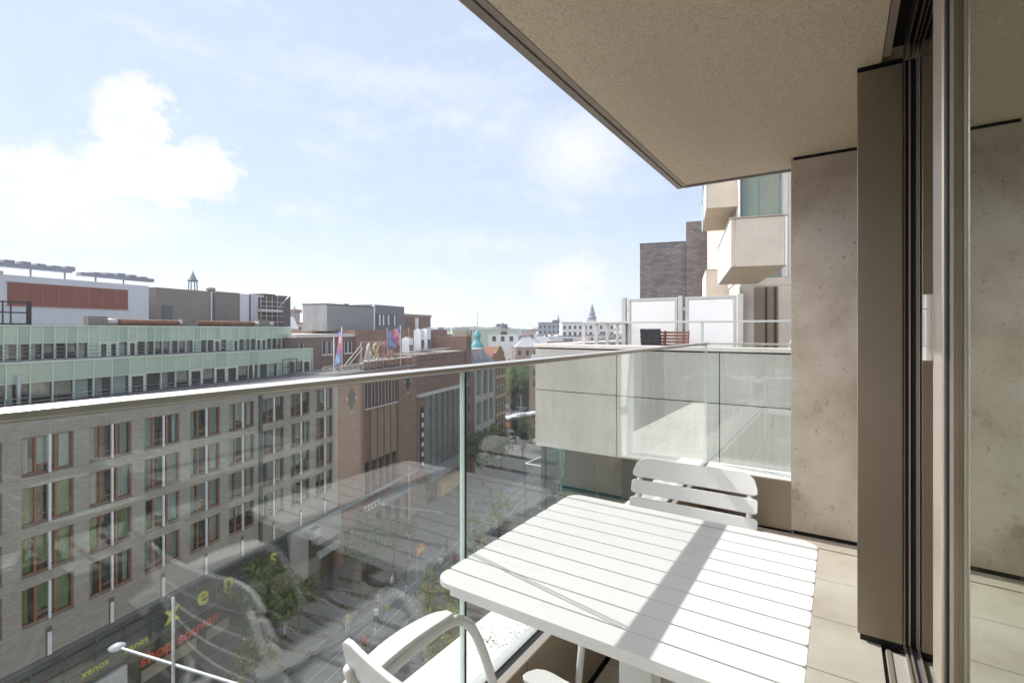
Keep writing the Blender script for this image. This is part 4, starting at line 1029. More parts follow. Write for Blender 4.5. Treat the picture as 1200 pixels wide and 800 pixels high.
bx(-.5, 62.6, 0, -.3, 66.4, zr(-21.62)).build('shop_window', DKW, b2)
bx(-.5, 66.45, zr(-25), .35, 75.4, zr(-23.2)).build('yellow_shop_front', mat('warm yellow shop band', (.50, .36, .14), .6), b2)
bx(-.52, 66.5, 0, -.4, 75.4, zr(-23.25)).build('shop_window', DKW, b2)
vs = thing('blade_sign', 'narrow vertical dark sign with a column of small white plates on the ribbed brick building', 'sign', F(61.3, 34.75, ZG+zr(-19.4)), A)
bx(.0, -.35, 0, .14, .35, 8.6).build('board', mat('near black board', (.025, .018, .02)), vs)
q = MB()
for i in range(6): q.box(.141, -.26, .35+i*1.36, .17, .26, .95+i*1.36)
q.build('white_plate', POST, vs)
bt = sthing('corner_brick_tower', 'narrow brick stair turret with stepped stone tops at the end of the dark brick building', 'building', 0, 34.8)
bx(-7, 75.85, 0, .25, 78.0, zr(-1.2)).build('wall', RB2, bt)
MB().box(-2, 75.8, zr(-1.19), .3, 76.5, zr(-.2)).box(-2, 77.3, zr(-1.19), .3, 78.05, zr(-.2)).build('stone_top', mat('weathered tan stone', (.36, .31, .25), .8), bt)
for z_ in (-3.0, -8, -11, -14, -17): bx(.255, 76.6, zr(z_), .28, 77.2, zr(z_)+1.2).build('window', DKW, bt)
dn = MB().box(-16, 78.05, 0, -1.0, 79.9, zr(-6.0)); 
st3 = sthing('stone_department_store', 'pale stone department store with large window bays and a grey mansard roof', 'building', 0, 34.8)
STN = concrete('pale street stone', (.50, .465, .41), .1)
bx(-16, 78.05, 0, -1.1, 79.9, zr(-6.2)).build('wall', mat('dark slate wall', (.09, .095, .11), .6), st3)
wl = MB().box(-16, 79.95, zr(-7.1), 0, 89.6, zr(-6.0)).box(-16, 79.95, 0, -.5, 89.6, zr(-7.11))
for y0 in (79.95, 82.95, 85.95, 88.85): wl.box(-.49, y0, 0, 0, y0+.75, zr(-7.11))
for z_ in (-12.4, -17.6, -21.2): wl.box(-.485, 79.96, zr(z_)-.6, -.03, 89.59, zr(z_)+.5)
wl.build('wall', STN, st3)
for y0 in (80.7, 83.7, 86.7):
    for zb, zt in ((-11.8, -7.2), (-17.0, -13.1), (-20.6, -18.3), (-25, -21.9)):
        w = bx(-.47, y0+.02, zr(zb), -.44, y0+2.2, zr(zt)).build('window', GG, st3)
        MB().box(-.435, y0+.7, zr(zb), -.40, y0+.78, zr(zt)).box(-.435, y0+1.45, zr(zb), -.40, y0+1.53, zr(zt)).build('frame', STEELG, w)
MR = mat('grey slate mansard', (.20, .20, .22), .6, 0, .2, 1.5)
q = MB(); q.face([(-.1, 78.1, zr(-5.95)), (-.1, 89.6, zr(-5.95)), (-4.5, 89.6, zr(-2.6)), (-4.5, 78.1, zr(-2.6))]); q.face([(-4.5, 78.1, zr(-2.6)), (-4.5, 89.6, zr(-2.6)), (-15, 89.6, zr(-2.4)), (-15, 78.1, zr(-2.4))])
q.face([(-.1, 78.1, zr(-5.95)), (-4.5, 78.1, zr(-2.6)), (-15, 78.1, zr(-2.4)), (-15, 78.1, zr(-6))]); q.face([(-.1, 89.6, zr(-5.95)), (-15, 89.6, zr(-6)), (-15, 89.6, zr(-2.4)), (-4.5, 89.6, zr(-2.6))])
q.build('roof', MR, st3)
for y0 in (79.2, 81.6, 84.0):
    q = MB().box(-3.2, y0, zr(-5.6), -.8, y0+1.3, zr(-3.6)); d_ = q.build('dormer', mat('light lead dormer', (.42, .42, .43), .5, .2), st3)
    MB().box(-3.3, y0-.15, zr(-3.598), -.6, y0+1.45, zr(-3.45)).build('dormer_roof', CONCL, d_)
TEAL = mat('verdigris copper', (.13, .40, .42), .6, .1, .2, 2)
dm = sthing('copper_turret', 'small verdigris copper onion turret with a thin flagpole on the store corner', 'turret', 87.4, 37.5, ZG+zr(-5.9))
MB().lathe([(1.0, 0), (1.25, 1.4), (1.35, 2.2), (1.1, 3.0), (.75, 3.5), (.45, 3.9), (.5, 4.2), (.72, 4.6), (.6, 5.1), (.3, 5.5), (.08, 5.9)], 14).build('dome', TEAL, dm, smooth=True)
MB().tube([(0, 0, 5.8), (0, 0, 9.6)], [.07, .04], 6).build('flagpole', STEELG, dm)
lg_ = thing('round_logo_sign', 'round white ring sign with a letter B on the dark slate wall', 'sign', F(79.2, 35.75, ZG+zr(-7.6)), A)
rg = MB(); n = 24
for k in range(n):
    a0, a1 = 2*pi*k/n, 2*pi*(k+1)/n
    rg.prism([(0, 0), (0, .01), (.06, .01), (.06, 0)], 0, 0) if False else None
    for rr0, rr1 in ((.78, 1.0),):
        P = [(.0, rr0*cos(a0)*.95, rr0*sin(a0)), (.0, rr1*cos(a0)*.95, rr1*sin(a0)), (.0, rr1*cos(a1)*.95, rr1*sin(a1)), (.0, rr0*cos(a1)*.95, rr0*sin(a1))]
        rg.face([(x+.12, y, z) for x, y, z in P]); 
rg.build('ring', POST, lg_); MB().lathe([(.72, 0), (.72, .02)], 20).build('disc', mat('dark disc', (.04, .045, .06), .5), lg_).rotation_euler = (0, R(90), 0)
text('lettering', 'B', 1.35, POST, lg_, (.13, -.36, -.47), UPR, .02)
og = sthing('ornate_gabled_house', 'ornate orange brick house with a curved gable beyond the stone store', 'building', 0, 34.8)
OR = brick('orange brown brick', (.33, .19, .095), (.42, .27, .14), (.3, .22, .15), .3, .09, .01, .25)
bx(-14, 89.7, 0, 0, 95.6, zr(-5.6)).build('wall', OR, og)
q = MB(); pts = [(.0, 90.2, zr(-5.59)), (.0, 95.1, zr(-5.59)), (.0, 95.0, zr(-4.6)), (.0, 94.2, zr(-4.2)), (.0, 93.6, zr(-3.6)), (.0, 92.65, zr(-3.2)), (.0, 91.7, zr(-3.6)), (.0, 91.1, zr(-4.2)), (.0, 90.3, zr(-4.6))]
q.face(pts); q.face([(x-.6, y, z) for x, y, z in reversed(pts)])
for i in range(len(pts)): a = pts[i]; b = pts[(i+1) % len(pts)]; q.face([a, (a[0]-.6, a[1], a[2]), (b[0]-.6, b[1], b[2]), b])
q.build('gable', OR, og)
for zb in (-8.8, -12.6, -16.2, -20, -24.6):
    bx(-.0, 89.75, zr(zb-.75), .22, 95.55, zr(zb-.35)).build('stone_band', mat('pale yellow stone', (.52, .42, .27), .7), og)
    for y0 in (90.3, 92.1, 93.9):
        w = bx(.005, y0, zr(zb), .04, y0+1.2, zr(zb+2.3)).build('window', DKW, og)
        MB().box(.041, y0+.55, zr(zb), .07, y0+.65, zr(zb+2.3)).box(.041, y0, zr(zb+1.4), .07, y0+.54, zr(zb+1.52)).build('frame', POST, w)
q = MB(); q.face([(-.6, 89.7, zr(-5.58)), (-.6, 92.65, zr(-3.4)), (-14, 92.65, zr(-3.4)), (-14, 89.7, zr(-5.58))]); q.face([(-.6, 92.65, zr(-3.4)), (-.6, 95.6, zr(-5.58)), (-14, 95.6, zr(-5.58)), (-14, 92.65, zr(-3.4))]); q.build('roof', mat('red clay tile', (.28, .12, .08), .8, 0, .25, 4), og)
# white AC units on the second brick building
for i, (s0, h, l) in enumerate(((63.2, 2.1, 'short white cooling unit left of the taller ones on the brick roof'), (66.6, 3.3, 'tall white cooling cabinet in the middle of the brick roof'), (68.6, 3.4, 'tall white cooling cabinet furthest right on the brick roof'))):
    u = sthing('cooling_unit', l, 'cooling unit', s0, 38.2, ZG+zr(-3.4)); 
    bx(-.6, -.6, 0, .6, .6, h).build('casing', POST, u, bevel=.05); MB().lathe([(.45, 0), (.45, .12), (.3, .18)], 12, (0, 0, h)).build('fan_ring', STEELG, u)
    MB().box(.601, -.45, .3, .63, .45, h*.55).build('grille', SILL, u)
rr = sthing('roof_railing', 'thin grey safety railing and pipes on the brick roof beside the cooling units', 'railing', 0, 36.2, ZG+zr(-3.4))
q = rail2(0, 60.5, 66, 0); q.tube([(-1, 64, .3), (-1, 75, .3)], .12, 6).tube([(-1.4, 64, .3), (-1.4, 75, .3)], .08, 6); q.build('rail', STEELG, rr)
#EOF_STREET

# ================================================================== STREET LIFE
def leafmat(name, stops):
    b = NB(name); o = b.n('ShaderNodeNewGeometry').outputs['Random Per Island']; f = b.noise(.6, 4)
    k = b.math('ADD', b.math('MULTIPLY', o, .7), b.math('MULTIPLY', f, .4))
    c = b.ramp(k, stops)
    d = b.n('ShaderNodeBsdfPrincipled', {'Base Color': c, 'Roughness': .55, 'Specular IOR Level': .35})
    tr = b.n('ShaderNodeBsdfTranslucent', {0: b.mix(.5, c, (.20, .26, .05))})
    mx_ = b.n('ShaderNodeMixShader', {0: .28}); b.t.links.new(d.outputs[0], mx_.inputs[1]); b.t.links.new(tr.outputs[0], mx_.inputs[2])
    b.t.links.new(mx_.outputs[0], b.out.inputs[0]); return b.m
LEAF = leafmat('green foliage', [(.15, (.04, .065, .022)), (.5, (.10, .15, .045)), (.9, (.20, .25, .08))])
LEAF2 = leafmat('brownish green foliage', [(.15, (.06, .065, .028)), (.5, (.14, .15, .06)), (.9, (.27, .22, .10))])
LEAF3 = leafmat('light green foliage', [(.15, (.06, .085, .025)), (.5, (.13, .17, .055)), (.9, (.24, .27, .10))])
BARK = mat('grey brown bark', (.10, .08, .06), .9, 0, .25, 8)
def crown_mesh(seed, rx, rz, zc, nclump, nleaf, ls, squash=.75):
    rg = random.Random(seed); mb = MB(); cl = []
    for _ in range(nclump):
        while True:
            p = Vector((rg.uniform(-1, 1), rg.uniform(-1, 1), rg.uniform(-1, 1)))
            if .25 < p.length < 1.0: break
        p = p*(.55+.5*rg.random())
        cl.append((Vector((p.x*rx, p.y*rx, zc+p.z*rz)), rg.uniform(.16, .34)*rx))
    for c, r in cl:
        for _ in range(nleaf):
            d = Vector((rg.gauss(0, 1), rg.gauss(0, 1), rg.gauss(0, .75))); d = d/max(.3, d.length)*r*rg.random()**.45
            p = c+d; n = (d.normalized()+Vector((rg.uniform(-.8, .8), rg.uniform(-.8, .8), rg.uniform(-.2, 1)))).normalized()
            u = n.orthogonal().normalized(); u = (Matrix.Rotation(rg.uniform(0, 6.3), 3, n) @ u); w = n.cross(u); s = ls*rg.uniform(.6, 1.35)
            mb.face([p-u*s, p-w*s*.55+n*s*.1, p+u*s, p+w*s*.55+n*s*.1])
    return mb, cl
def make_tree(seed, rx, rz, zc, nclump=46, nleaf=60, ls=.14, lm=None):
    """returns trunk and crown meshes of one tree"""
    mb, cl = crown_mesh(seed, rx, rz, zc, nclump, nleaf, ls)
    tk = MB().tube([(0, 0, -.1), (.05, 0, zc*.35), (-.03, .05, zc*.7), (.02, 0, zc+rz*.55)], [.16, .13, .10, .03], 8)
    for c, r in cl[::3]: tk.tube([(0, .02, zc*.62), tuple((Vector((0, .02, zc*.62))+c)/2+Vector((0, 0, .15))), tuple(c)], [.055, .04, .012], 5)
    a = mb.build('crown', lm or LEAF); b = tk.build('trunk', BARK, None, smooth=True); ms = (a.data, b.data)
    bpy.data.objects.remove(a); bpy.data.objects.remove(b); return ms
TREES = {'dense': make_tree(1, 2.5, 2.5, 4.6, 60, 70, .15), 'brown': make_tree(2, 2.6, 2.2, 4.0, 54, 60, .15, LEAF2), 'light': make_tree(3, 1.9, 2.3, 4.0, 34, 48, .13, LEAF3), 'big': make_tree(4, 4.6, 4.4, 7.4, 80, 80, .25)}
def tree(kind, s, D, sc_, rz, label, group=None):
    t = sthing('street_tree', label, 'tree', s, D, ZG, group, rz); t.scale = (sc_, sc_, sc_)
    for nm, me in zip(('crown', 'trunk'), TREES[kind]):
        o = bpy.data.objects.new(nm, me); col.objects.link(o); o.parent = t
    return t
tree('dense', 29.8, 30.2, 1.10, .3, 'full green street tree hiding part of the big yellow lettering', 'street trees in front of the shops')
tree('brown', 33.2, 30.4, .80, 2.1, 'lower brownish tree between the full green tree and the concrete portal', 'street trees in front of the shops')
tree('dense', 41.6, 29.6, .98, 3.9, 'dark green tree just past the concrete portal', 'street trees in front of the shops')
tree('brown', 45.6, 29.2, .90, 1.2, 'brown tinged tree in front of the start of the brick theatre', 'street trees in front of the shops')
tree('brown', 26.0, 27.6, .72, .8, 'small brownish tree close under the armchair reflection', 'street trees in front of the shops')
tree('light', 35.2, 19.0, 1.0, 1.0, 'thin light green tree seen just behind the armrest', 'light trees on the near side of the street')
tree('light', 38.6, 18.2, .85, 2.0, 'smaller thin light green tree left of the table corner', 'light trees on the near side of the street')
tree('light', 47.2, 20.4, 1.05, 2.9, 'thin light green tree under the far edge of the table reflection', 'light trees on the near side of the street')
tree('light', 55.0, 20.8, 1.0, .2, 'airy light green tree left of the lower glass balcony', 'light trees on the near side of the street')
tree('light', 31.0, 15.5, 1.0, 4.2, 'thin light tree low beside the armchair front leg', 'light trees on the near side of the street')
tree('light', 27.3, 14.2, .9, 5.1, 'thin light tree directly below the white ledge', 'light trees on the near side of the street')
tree('dense', 74.5, 31.0, 1.25, .9, 'dense dark tree in front of the stone department store', 'trees at the far end of the street')
tree('dense', 80.0, 31.3, 1.20, 2.4, 'second dense tree before the stone department store, behind the darkest one', 'trees at the far end of the street')
tree('light', 84.5, 31.5, 1.35, 4.0, 'tall light green tree at the corner of the ornate gabled house', 'trees at the far end of the street')
tree('dense', 93.0, 30.2, 1.15, 5.2, 'round green tree beside the parked cars past the gabled house', 'trees at the far end of the street')
tree('light', 100.0, 32.0, 1.2, .4, 'light green tree in front of the red and white bus', 'trees at the far end of the street')
for i, (s, D, k) in enumerate(((152, 53.5, 1.2), (158, 50, 1.25), (163, 60, 1.2), (170, 55, 1.3), (151, 47.5, 1.2), (150, 63, 1.1), (176, 60, 1.25), (157, 45, 1.2), (165, 49.5, 1.3), (146, 50.5, 1.05))):
    tree('big', s, D, k, i*1.7, 'big leafy tree in the row beyond the road junction', 'big trees beyond the road junction')
# raised paving rows with planting gaps in front of the shops
SLABM = mat('grey raised paving', (.135, .135, .13), .85, 0, .15, 2)
SOIL = mat('dark planting soil', (.045, .042, .035), .95, 0, .4, 3)
for i in range(8):
    s0 = 27.0+i*2.05
    o = sthing('raised_paving', 'low grey paved platform in the row of platforms beside the footpath', 'platform', s0, 27, ZG+.006, 'paved platforms beside the footpath')
    MB().box(-5.9, .0, 0, -.0, 1.42, .42).build('paving', SLABM, o, bevel=.02)
    MB().box(-5.9, -.06, .421, .0, .04, .46).build('edge_strip', PAVEL, o)
    MB().box(-5.8, 1.43, 0, -.1, 1.98, .12).build('planting_gap', SOIL, o)
grs = MB(); rgx = random.Random(4)
for i in range(8):
    for _ in range(170):
        s = 27.0+i*2.05+1.45+rgx.random()*.5; D = 27.2+rgx.random()*5.6; z = ZG+.1+rgx.random()*.35; p = Vector(F(s, D, z)); a = rgx.random()*6.3; u = Vector((cos(a), sin(a), .3))*.10; w = Vector((-sin(a), cos(a), 1.2))*.09
        grs.face([p-u, p-w*.4, p+u, p+w])
tag(grs.build('ground_planting', LEAF2), 'low leafy planting growing in the gaps between the paved platforms', 'planting', None, 'stuff')
for i in range(14):
    s0 = 26.0+i*2.9
    strip('paving_band', s0, s0+.75, 17.3, 23.3, .006, mat('dark paving band', (.075, .075, .075), .85, 0, .2, 2))
# tram rails and kerb in the footpath
for D in (25.4, 24.2, 22.6): strip('paving_line', -10, 96, D, D+.09, .012, mat('pale metal line', (.45, .45, .44), .5, .2))
# street lamps
LAMPM = mat('light grey lamp steel', (.36, .36, .37), .4, .3)
def lamp(s, D, hgt, az_, arm, drop, label, turn=0):
    t = sthing('street_lamp', label, 'street lamp', s, D, ZG, None, turn)
    MB().tube([(0, 0, 0), (0, 0, 1.1), (0, 0, hgt)], [.12, .09, .055], 10).build('pole', LAMPM, t, smooth=True)
    MB().box(-.06, -arm*.5, az_-.05, .06, arm*.62, az_+.04).build('arm', LAMPM, t, bevel=.02)
    hd = MB().lathe([(.02, .0), (.30, .06), (.34, .14), (.16, .24), (.02, .27)], 12, (0, -arm*.5-.3, az_-.12)); hd.build('lamp_head', mat('white lamp head', (.50, .52, .56), .4), t, smooth=True)
    hd = MB().box(-.13, arm*.62, az_-.10, .13, arm*.62+.4, az_+.06); hd.build('lamp_head', LAMPM, t, bevel=.02)
    return t
lamp(15.35, 20.8, 13.7, 10.8, 6.5, 0, 'tall grey street lamp whose long arm crosses in front of the xenos signs', -pi/2)
lamp(47.0, 28.2, 10.7, 5.9, 6.0, 0, 'grey street lamp in front of the brick theatre', -pi/2)
lamp(98.0, 32.2, 11.5, 8.4, 5.5, 0, 'distant grey street lamp beside the bus')
pl = sthing('steel_bollard_pole', 'thin white steel pole standing alone on the paving near the armchair', 'pole', 27.9, 20.6); MB().tube([(0, 0, 0), (0, 0, 3.0)], .06, 8).build('pole', FPOLE, pl, smooth=True); MB().lathe([(.14, 0), (.14, .05), (.07, .08)], 10).build('base', STEELG, pl)
# orange banner sign, t-shirt sign, white shop sign
bn = sthing('shop_banner', 'small orange hanging shop sign with pale yellow lettering strokes over the footpath', 'sign', 44.4, 25.3, ZG+2.6)
bx(-.05, -.75, 0, .05, .75, .75).build('board', mat('orange sign', (.62, .22, .03), .5), bn, bevel=.02)
q = MB()
for y0, w, z0, h in ((-.6, .18, .2, .35), (-.3, .22, .18, .3), (.02, .1, .15, .45), (.2, .4, .12, .16)): q.box(.051, y0, z0, .08, y0+w, z0+h)
q.build('lettering_stroke', mat('pale yellow', (.75, .58, .25), .5), bn)
MB().tube([(0, -.7, -2.6), (0, -.7, 0)], .04, 6).build('post', STEELG, bn)
MB().tube([(0, .7, -2.6), (0, .7, 0)], .04, 6).build('post', STEELG, bn)
wsn = sthing('white_shop_sign', 'slanted white lettered shop sign above the canopy of the brick theatre', 'sign', 46.3, 33.4, zr(-20.2)+ZG)
q = MB()
for i in range(5): q.box(.0, i*.62, 0, .06, i*.62+.12, .7); q.box(.0, i*.62+.13, .0, .05, i*.62+.45, .12); q.box(.0, i*.62+.13, .5, .05, i*.62+.45, .62)
q.build('lettering', POST, wsn)
# people
def person_mesh(stride, top, legs, skin, hair, arms=.2):
    J = [(0, 0, .95), (0, 0, 1.18), (0, 0, 1.42), (0, 0, 1.52), (0, .015, 1.66), (0, .01, 1.74),
         (.10, 0, .90), (.11, stride*.5, .48), (.11, stride*.75-.02, .06), (.11, stride*.75+.13, .03),
         (-.10, 0, .90), (-.11, -stride*.35, .48), (-.11, -stride*.9, .08), (-.11, -stride*.9+.13, .03),
         (.20, 0, 1.40), (.25, -arms*.5, 1.13), (.26, -arms*.3, .88), (-.20, 0, 1.40), (-.25, arms*.5, 1.13), (-.26, arms*.9, .90)]
    Rr = [.135, .115, .14, .055, .095, .07, .095, .065, .045, .04, .095, .065, .045, .04, .06, .045, .035, .06, .045, .035]
    E_ = [(0, 1), (1, 2), (2, 3), (3, 4), (4, 5), (0, 6), (6, 7), (7, 8), (8, 9), (0, 10), (10, 11), (11, 12), (12, 13), (2, 14), (14, 15), (15, 16), (2, 17), (17, 18), (18, 19)]
    me = bpy.data.meshes.new('body'); me.from_pydata(J, E_, []); o = bpy.data.objects.new('body', me); col.objects.link(o)
    o.modifiers.new('skin', 'SKIN'); ss = o.modifiers.new('sub', 'SUBSURF'); ss.levels = 1; ss.render_levels = 1
    for v, r in zip(me.skin_vertices[0].data, Rr): v.radius = (r, r*.8)
    me.skin_vertices[0].data[0].use_root = True
    dg = bpy.context.evaluated_depsgraph_get(); m2 = bpy.data.meshes.new_from_object(o.evaluated_get(dg)); bpy.data.objects.remove(o)
    for c in (top, legs, skin, hair): m2.materials.append(c)
    for p in m2.polygons:
        c = p.center; z = c.z
        p.material_index = 3 if (z > 1.70 or (z > 1.6 and c.y < -.01)) else 2 if z > 1.50 or (abs(c.x) > .2 and z < 1.12) else 0 if z > .93 else 1
        p.use_smooth = True
    return m2
def cl(n, c): return mat('cloth '+n, c, .9, 0, .06, 9)
SKIN = mat('skin', (.50, .33, .24), .6); HAIRD = mat('dark hair', (.05, .035, .025), .7); HAIRB = mat('fair hair', (.35, .25, .13), .7)
PM = [(person_mesh(.35, cl('white', (.7, .7, .7)), cl('blue jeans', (.10, .14, .24)), SKIN, HAIRD), 'white top and blue jeans'),
      (person_mesh(.10, cl('black', (.03, .03, .035)), cl('dark', (.04, .045, .06)), SKIN, HAIRD), 'black jacket and dark trousers'),
      (person_mesh(.42, cl('red', (.5, .05, .05)), cl('dark', (.04, .045, .06)), SKIN, HAIRB), 'red top and dark trousers'),
      (person_mesh(.30, cl('pale blue', (.35, .45, .6)), cl('beige', (.4, .34, .26)), SKIN, HAIRB), 'pale blue shirt and beige trousers'),
      (person_mesh(.25, cl('yellow green', (.45, .45, .12)), cl('pale blue', (.35, .45, .6)), SKIN, HAIRD), 'yellow top and light blue trousers'),
      (person_mesh(.38, cl('lilac', (.42, .34, .55)), cl('black', (.03, .03, .035)), SKIN, HAIRD), 'lilac top and black leggings')]
spots = [(29.2, 32.0, 0, 'standing under the armchair reflection'), (32.4, 23.4, 2, 'near the end of the backrest'), (33.6, 23.3, 3, 'on the footpath beside the person in red'), (36.8, 24.3, 4, 'on the light footpath'), (36.0, 24.8, 0, 'next to the person in yellow'), (37.9, 25.9, 5, 'walking by the paved platforms'), (40.2, 24.4, 5, 'below the orange sign'), (42.4, 27.0, 1, 'by the brown tinged tree'), (43.4, 26.4, 1, 'in the shade past the paved platforms'), (41.2, 26.6, 0, 'behind the lilac walker'), (46.2, 24.0, 0, 'right of the orange sign'), (48.2, 24.8, 3, 'under the table reflection'), (47.4, 22.9, 2, 'close to the table corner'), (50.8, 25.6, 1, 'left of the theatre lamp'), (53.8, 24.6, 0, 'alone under the glass joint'), (58.0, 23.0, 5, 'near the airy light tree'), (63.5, 28.0, 3, 'in front of the yellow shop band'), (68.0, 27.0, 1, 'beyond the yellow shop band'), (31.4, 30.2, 5, 'between the trees and the first platform'), (34.4, 26.5, 4, 'at the end of a platform')]
rp_ = random.Random(11)
for s, D, k, where in spots:
    p = sthing('person', None, 'person', s, D, ZG+.012, 'people walking in the street', rp_.uniform(0, 6.28)); p['label'] = ('person in %s %s' % (PM[k][1], where))
    bpy.context.view_layer.update()
    o = bpy.data.objects.new('body', PM[k][0]); col.objects.link(o); o.parent = p
# bus, parked cars, kiosk at the junction
bus = sthing('city_bus', 'red and white city bus waiting at the far junction', 'bus', 124, 40.5, ZG, None, R(-24))
MB().box(-1.25, -6, .35, 1.25, 6, 1.5).build('lower_body', mat('red bus paint', (.40, .035, .03), .3), bus, bevel=.12)
MB().box(-1.24, -5.95, 1.505, 1.24, 5.95, 2.45).build('window_band', DKW, bus, bevel=.05)
MB().box(-1.25, -6, 2.455, 1.25, 6, 3.0).build('roof', mat('white bus roof', (.75, .75, .75), .35), bus, bevel=.15)
MB().box(-.8, -3, 3.0, .8, 1, 3.28).build('roof_unit', mat('white bus roof', (.75, .75, .75)), bus, bevel=.06)
for y0 in (-3.8, 3.6):
    for x0 in (-1.27, 1.02): MB().tube([(x0, y0, .48), (x0+.25, y0, .48)], .48, 14).build('wheel', BLACKR, bus)
for x0 in (-.9, .6): bx(x0, -6.03, .7, x0+.3, -6.0, .9).build('headlight', POST, bus)
def car_meshes(paint):
    b = MB(); pr = [(-2.1, .35), (2.1, .35), (2.15, .75), (1.5, .92), (.75, 1.42), (-1.2, 1.45), (-1.9, .98), (-2.15, .85)]
    M = Matrix(((0, 0, 1, 0), (1, 0, 0, 0), (0, 1, 0, 0), (0, 0, 0, 1)))
    b.prism(pr, -.85, .85, 0, M); w = MB().prism([(-1.75, .98), (1.25, .98), (.70, 1.36), (-1.15, 1.39)], -.856, .856, 0, M)
    wh = [MB().tube([(x, y, .33), (x+.2, y, .33)], .33, 12) for x in (-.88, .68) for y in (-1.3, 1.35)]
    out = [(b.build('body', paint, None, bevel=.06), 'body'), (w.build('window_band', DKW), 'window_band')]+[(q.build('wheel', BLACKR), 'wheel') for q in wh]
    r_ = [(o.data, n) for o, n in out]; bv = None
    for o, n in out: bpy.data.objects.remove(o)
    return r_
cars = {'white': car_meshes(mat('white car paint', (.7, .7, .7), .3)), 'dark blue': car_meshes(mat('dark blue car paint', (.03, .04, .09), .3)), 'black': car_meshes(mat('black car paint', (.02, .02, .022), .3)), 'silver': car_meshes(mat('silver car paint', (.4, .41, .42), .35))}
for s, D, c, t, w in ((112, 36.5, 'white', 1.2, 'nearest the bus front'), (109.5, 38.6, 'dark blue', 1.25, 'behind the gabled house corner'), (106, 33.2, 'white', 1.3, 'in the gap between the two trees'), (104, 36.0, 'silver', 1.25, 'next to the light green tree'), (116.5, 34.8, 'black', 1.25, 'right in front of the bus'), (150.0, 52, 'black', .3, 'far out on the road'), (141.0, 45.5, 'dark blue', .1, 'on the road past the bus')):
    k = sthing('parked_car', '%s car at the far junction %s' % (c, w), 'car', s, D, ZG+.005, 'cars at the junction', t)
    for me, nm in cars[c]:
        o = bpy.data.objects.new(nm, me); col.objects.link(o); o.parent = k
ki = sthing('kiosk', 'small pale pavilion with a hipped roof at the far side of the junction', 'kiosk', 176, 61.5)
bx(-2.2, -2.2, 0, 2.2, 2.2, 3.4).build('wall', mat('salmon plaster', (.55, .38, .30), .8), ki)
q = MB()
for i in range(4):
    P = [(-2.6, -2.6), (2.6, -2.6), (2.6, 2.6), (-2.6, 2.6)]; a, b = P[i], P[(i+1) % 4]; q.face([(a[0], a[1], 3.41), (b[0], b[1], 3.41), (0, 0, 5.2)])
q.face([(-2.6, 2.6, 3.41), (2.6, 2.6, 3.41), (2.6, -2.6, 3.41), (-2.6, -2.6, 3.41)]); q.build('roof', POST, ki)

# ================================================================== CITY BEYOND
TILES = [mat('red clay roof', (.24, .115, .08), .85, 0, .25, 3), mat('grey slate roof', (.20, .205, .22), .7, 0, .2, 3), mat('pale zinc roof', (.42, .43, .45), .6, .1, .15, 2), mat('dark roof', (.09, .09, .10), .8, 0, .2, 3)]
WALLS = [RB, mat('cream plaster', (.55, .50, .43), .85, 0, .1, 1), mat('white plaster', (.66, .65, .63), .85, 0, .08, 1), BRN, mat('pale brick far', (.38, .30, .24), .85, 0, .15, 2)]
rc = random.Random(21)
def house(bear, dist, w, dep, top, style, turn, label, group, wall, roof, win=True, rise=2.4):
    a = R(bear); p = (dist*sin(a), dist*cos(a)); o = thing('town_house', label, 'house', (p[0], p[1], ZG), -a+turn, group)
    H = top+EYE-ZG; eave = H-(rise if style != 'flat' else 0)
    bx(-w/2, 0, 0, w/2, dep, eave).build('wall', wall, o)
    q = MB(); e = .3
    if style == 'gable':
        q.face([(-w/2-e, -e, eave), (w/2+e, -e, eave), (w/2+e, dep/2, H), (-w/2-e, dep/2, H)]); q.face([(w/2+e, dep+e, eave), (-w/2-e, dep+e, eave), (-w/2-e, dep/2, H), (w/2+e, dep/2, H)])
        q.face([(-w/2-e, -e, eave), (-w/2-e, dep/2, H), (-w/2-e, dep+e, eave)]); q.face([(w/2+e, -e, eave), (w/2+e, dep+e, eave), (w/2+e, dep/2, H)])
    elif style == 'hip':
        r_ = min(w, dep)*.32
        P = [(-w/2-e, -e, eave), (w/2+e, -e, eave), (w/2+e, dep+e, eave), (-w/2-e, dep+e, eave)]; T = [(-w/2+r_, dep*.4, H), (w/2-r_, dep*.4, H), (w/2-r_, dep*.6, H), (-w/2+r_, dep*.6, H)]
        for i in range(4): q.face([P[i], P[(i+1) % 4], T[(i+1) % 4], T[i]])
        q.face(T)
    else: q.box(-w/2-.15, -.15, eave+.01, w/2+.15, dep+.15, eave+.5)
    r_o = q.build('roof', roof, o)
    if style != 'flat':
        cx = rc.uniform(-w/3, w/3); bx(cx-.5, dep*.35, H-1.0, cx+.5, dep*.35+.9, H+1.1).build('chimney', rc.choice((RB2, CONCL, RB2)), r_o)
    else:
        cx = rc.uniform(-w/3, w/4); bx(cx, dep*.3, eave+.51, cx+w*.16, dep*.6, eave+1.5+rc.random()).build('roof_box', rc.choice((CONCL, SILL, BEIGE)), r_o)
    if win:
        nx = max(2, int(w/2.6))
        for f in range(2):
            z0 = eave-3.0-3.2*f
            for i in range(nx):
                x0 = -w/2+(i+.5)*w/nx; bx(x0-.55, -.06, z0, x0+.55, -.01, z0+1.8).build('window', DKW, o)
    return o
GL = {'gable': 'gabled', 'hip': 'hipped', 'flat': 'flat roofed'}
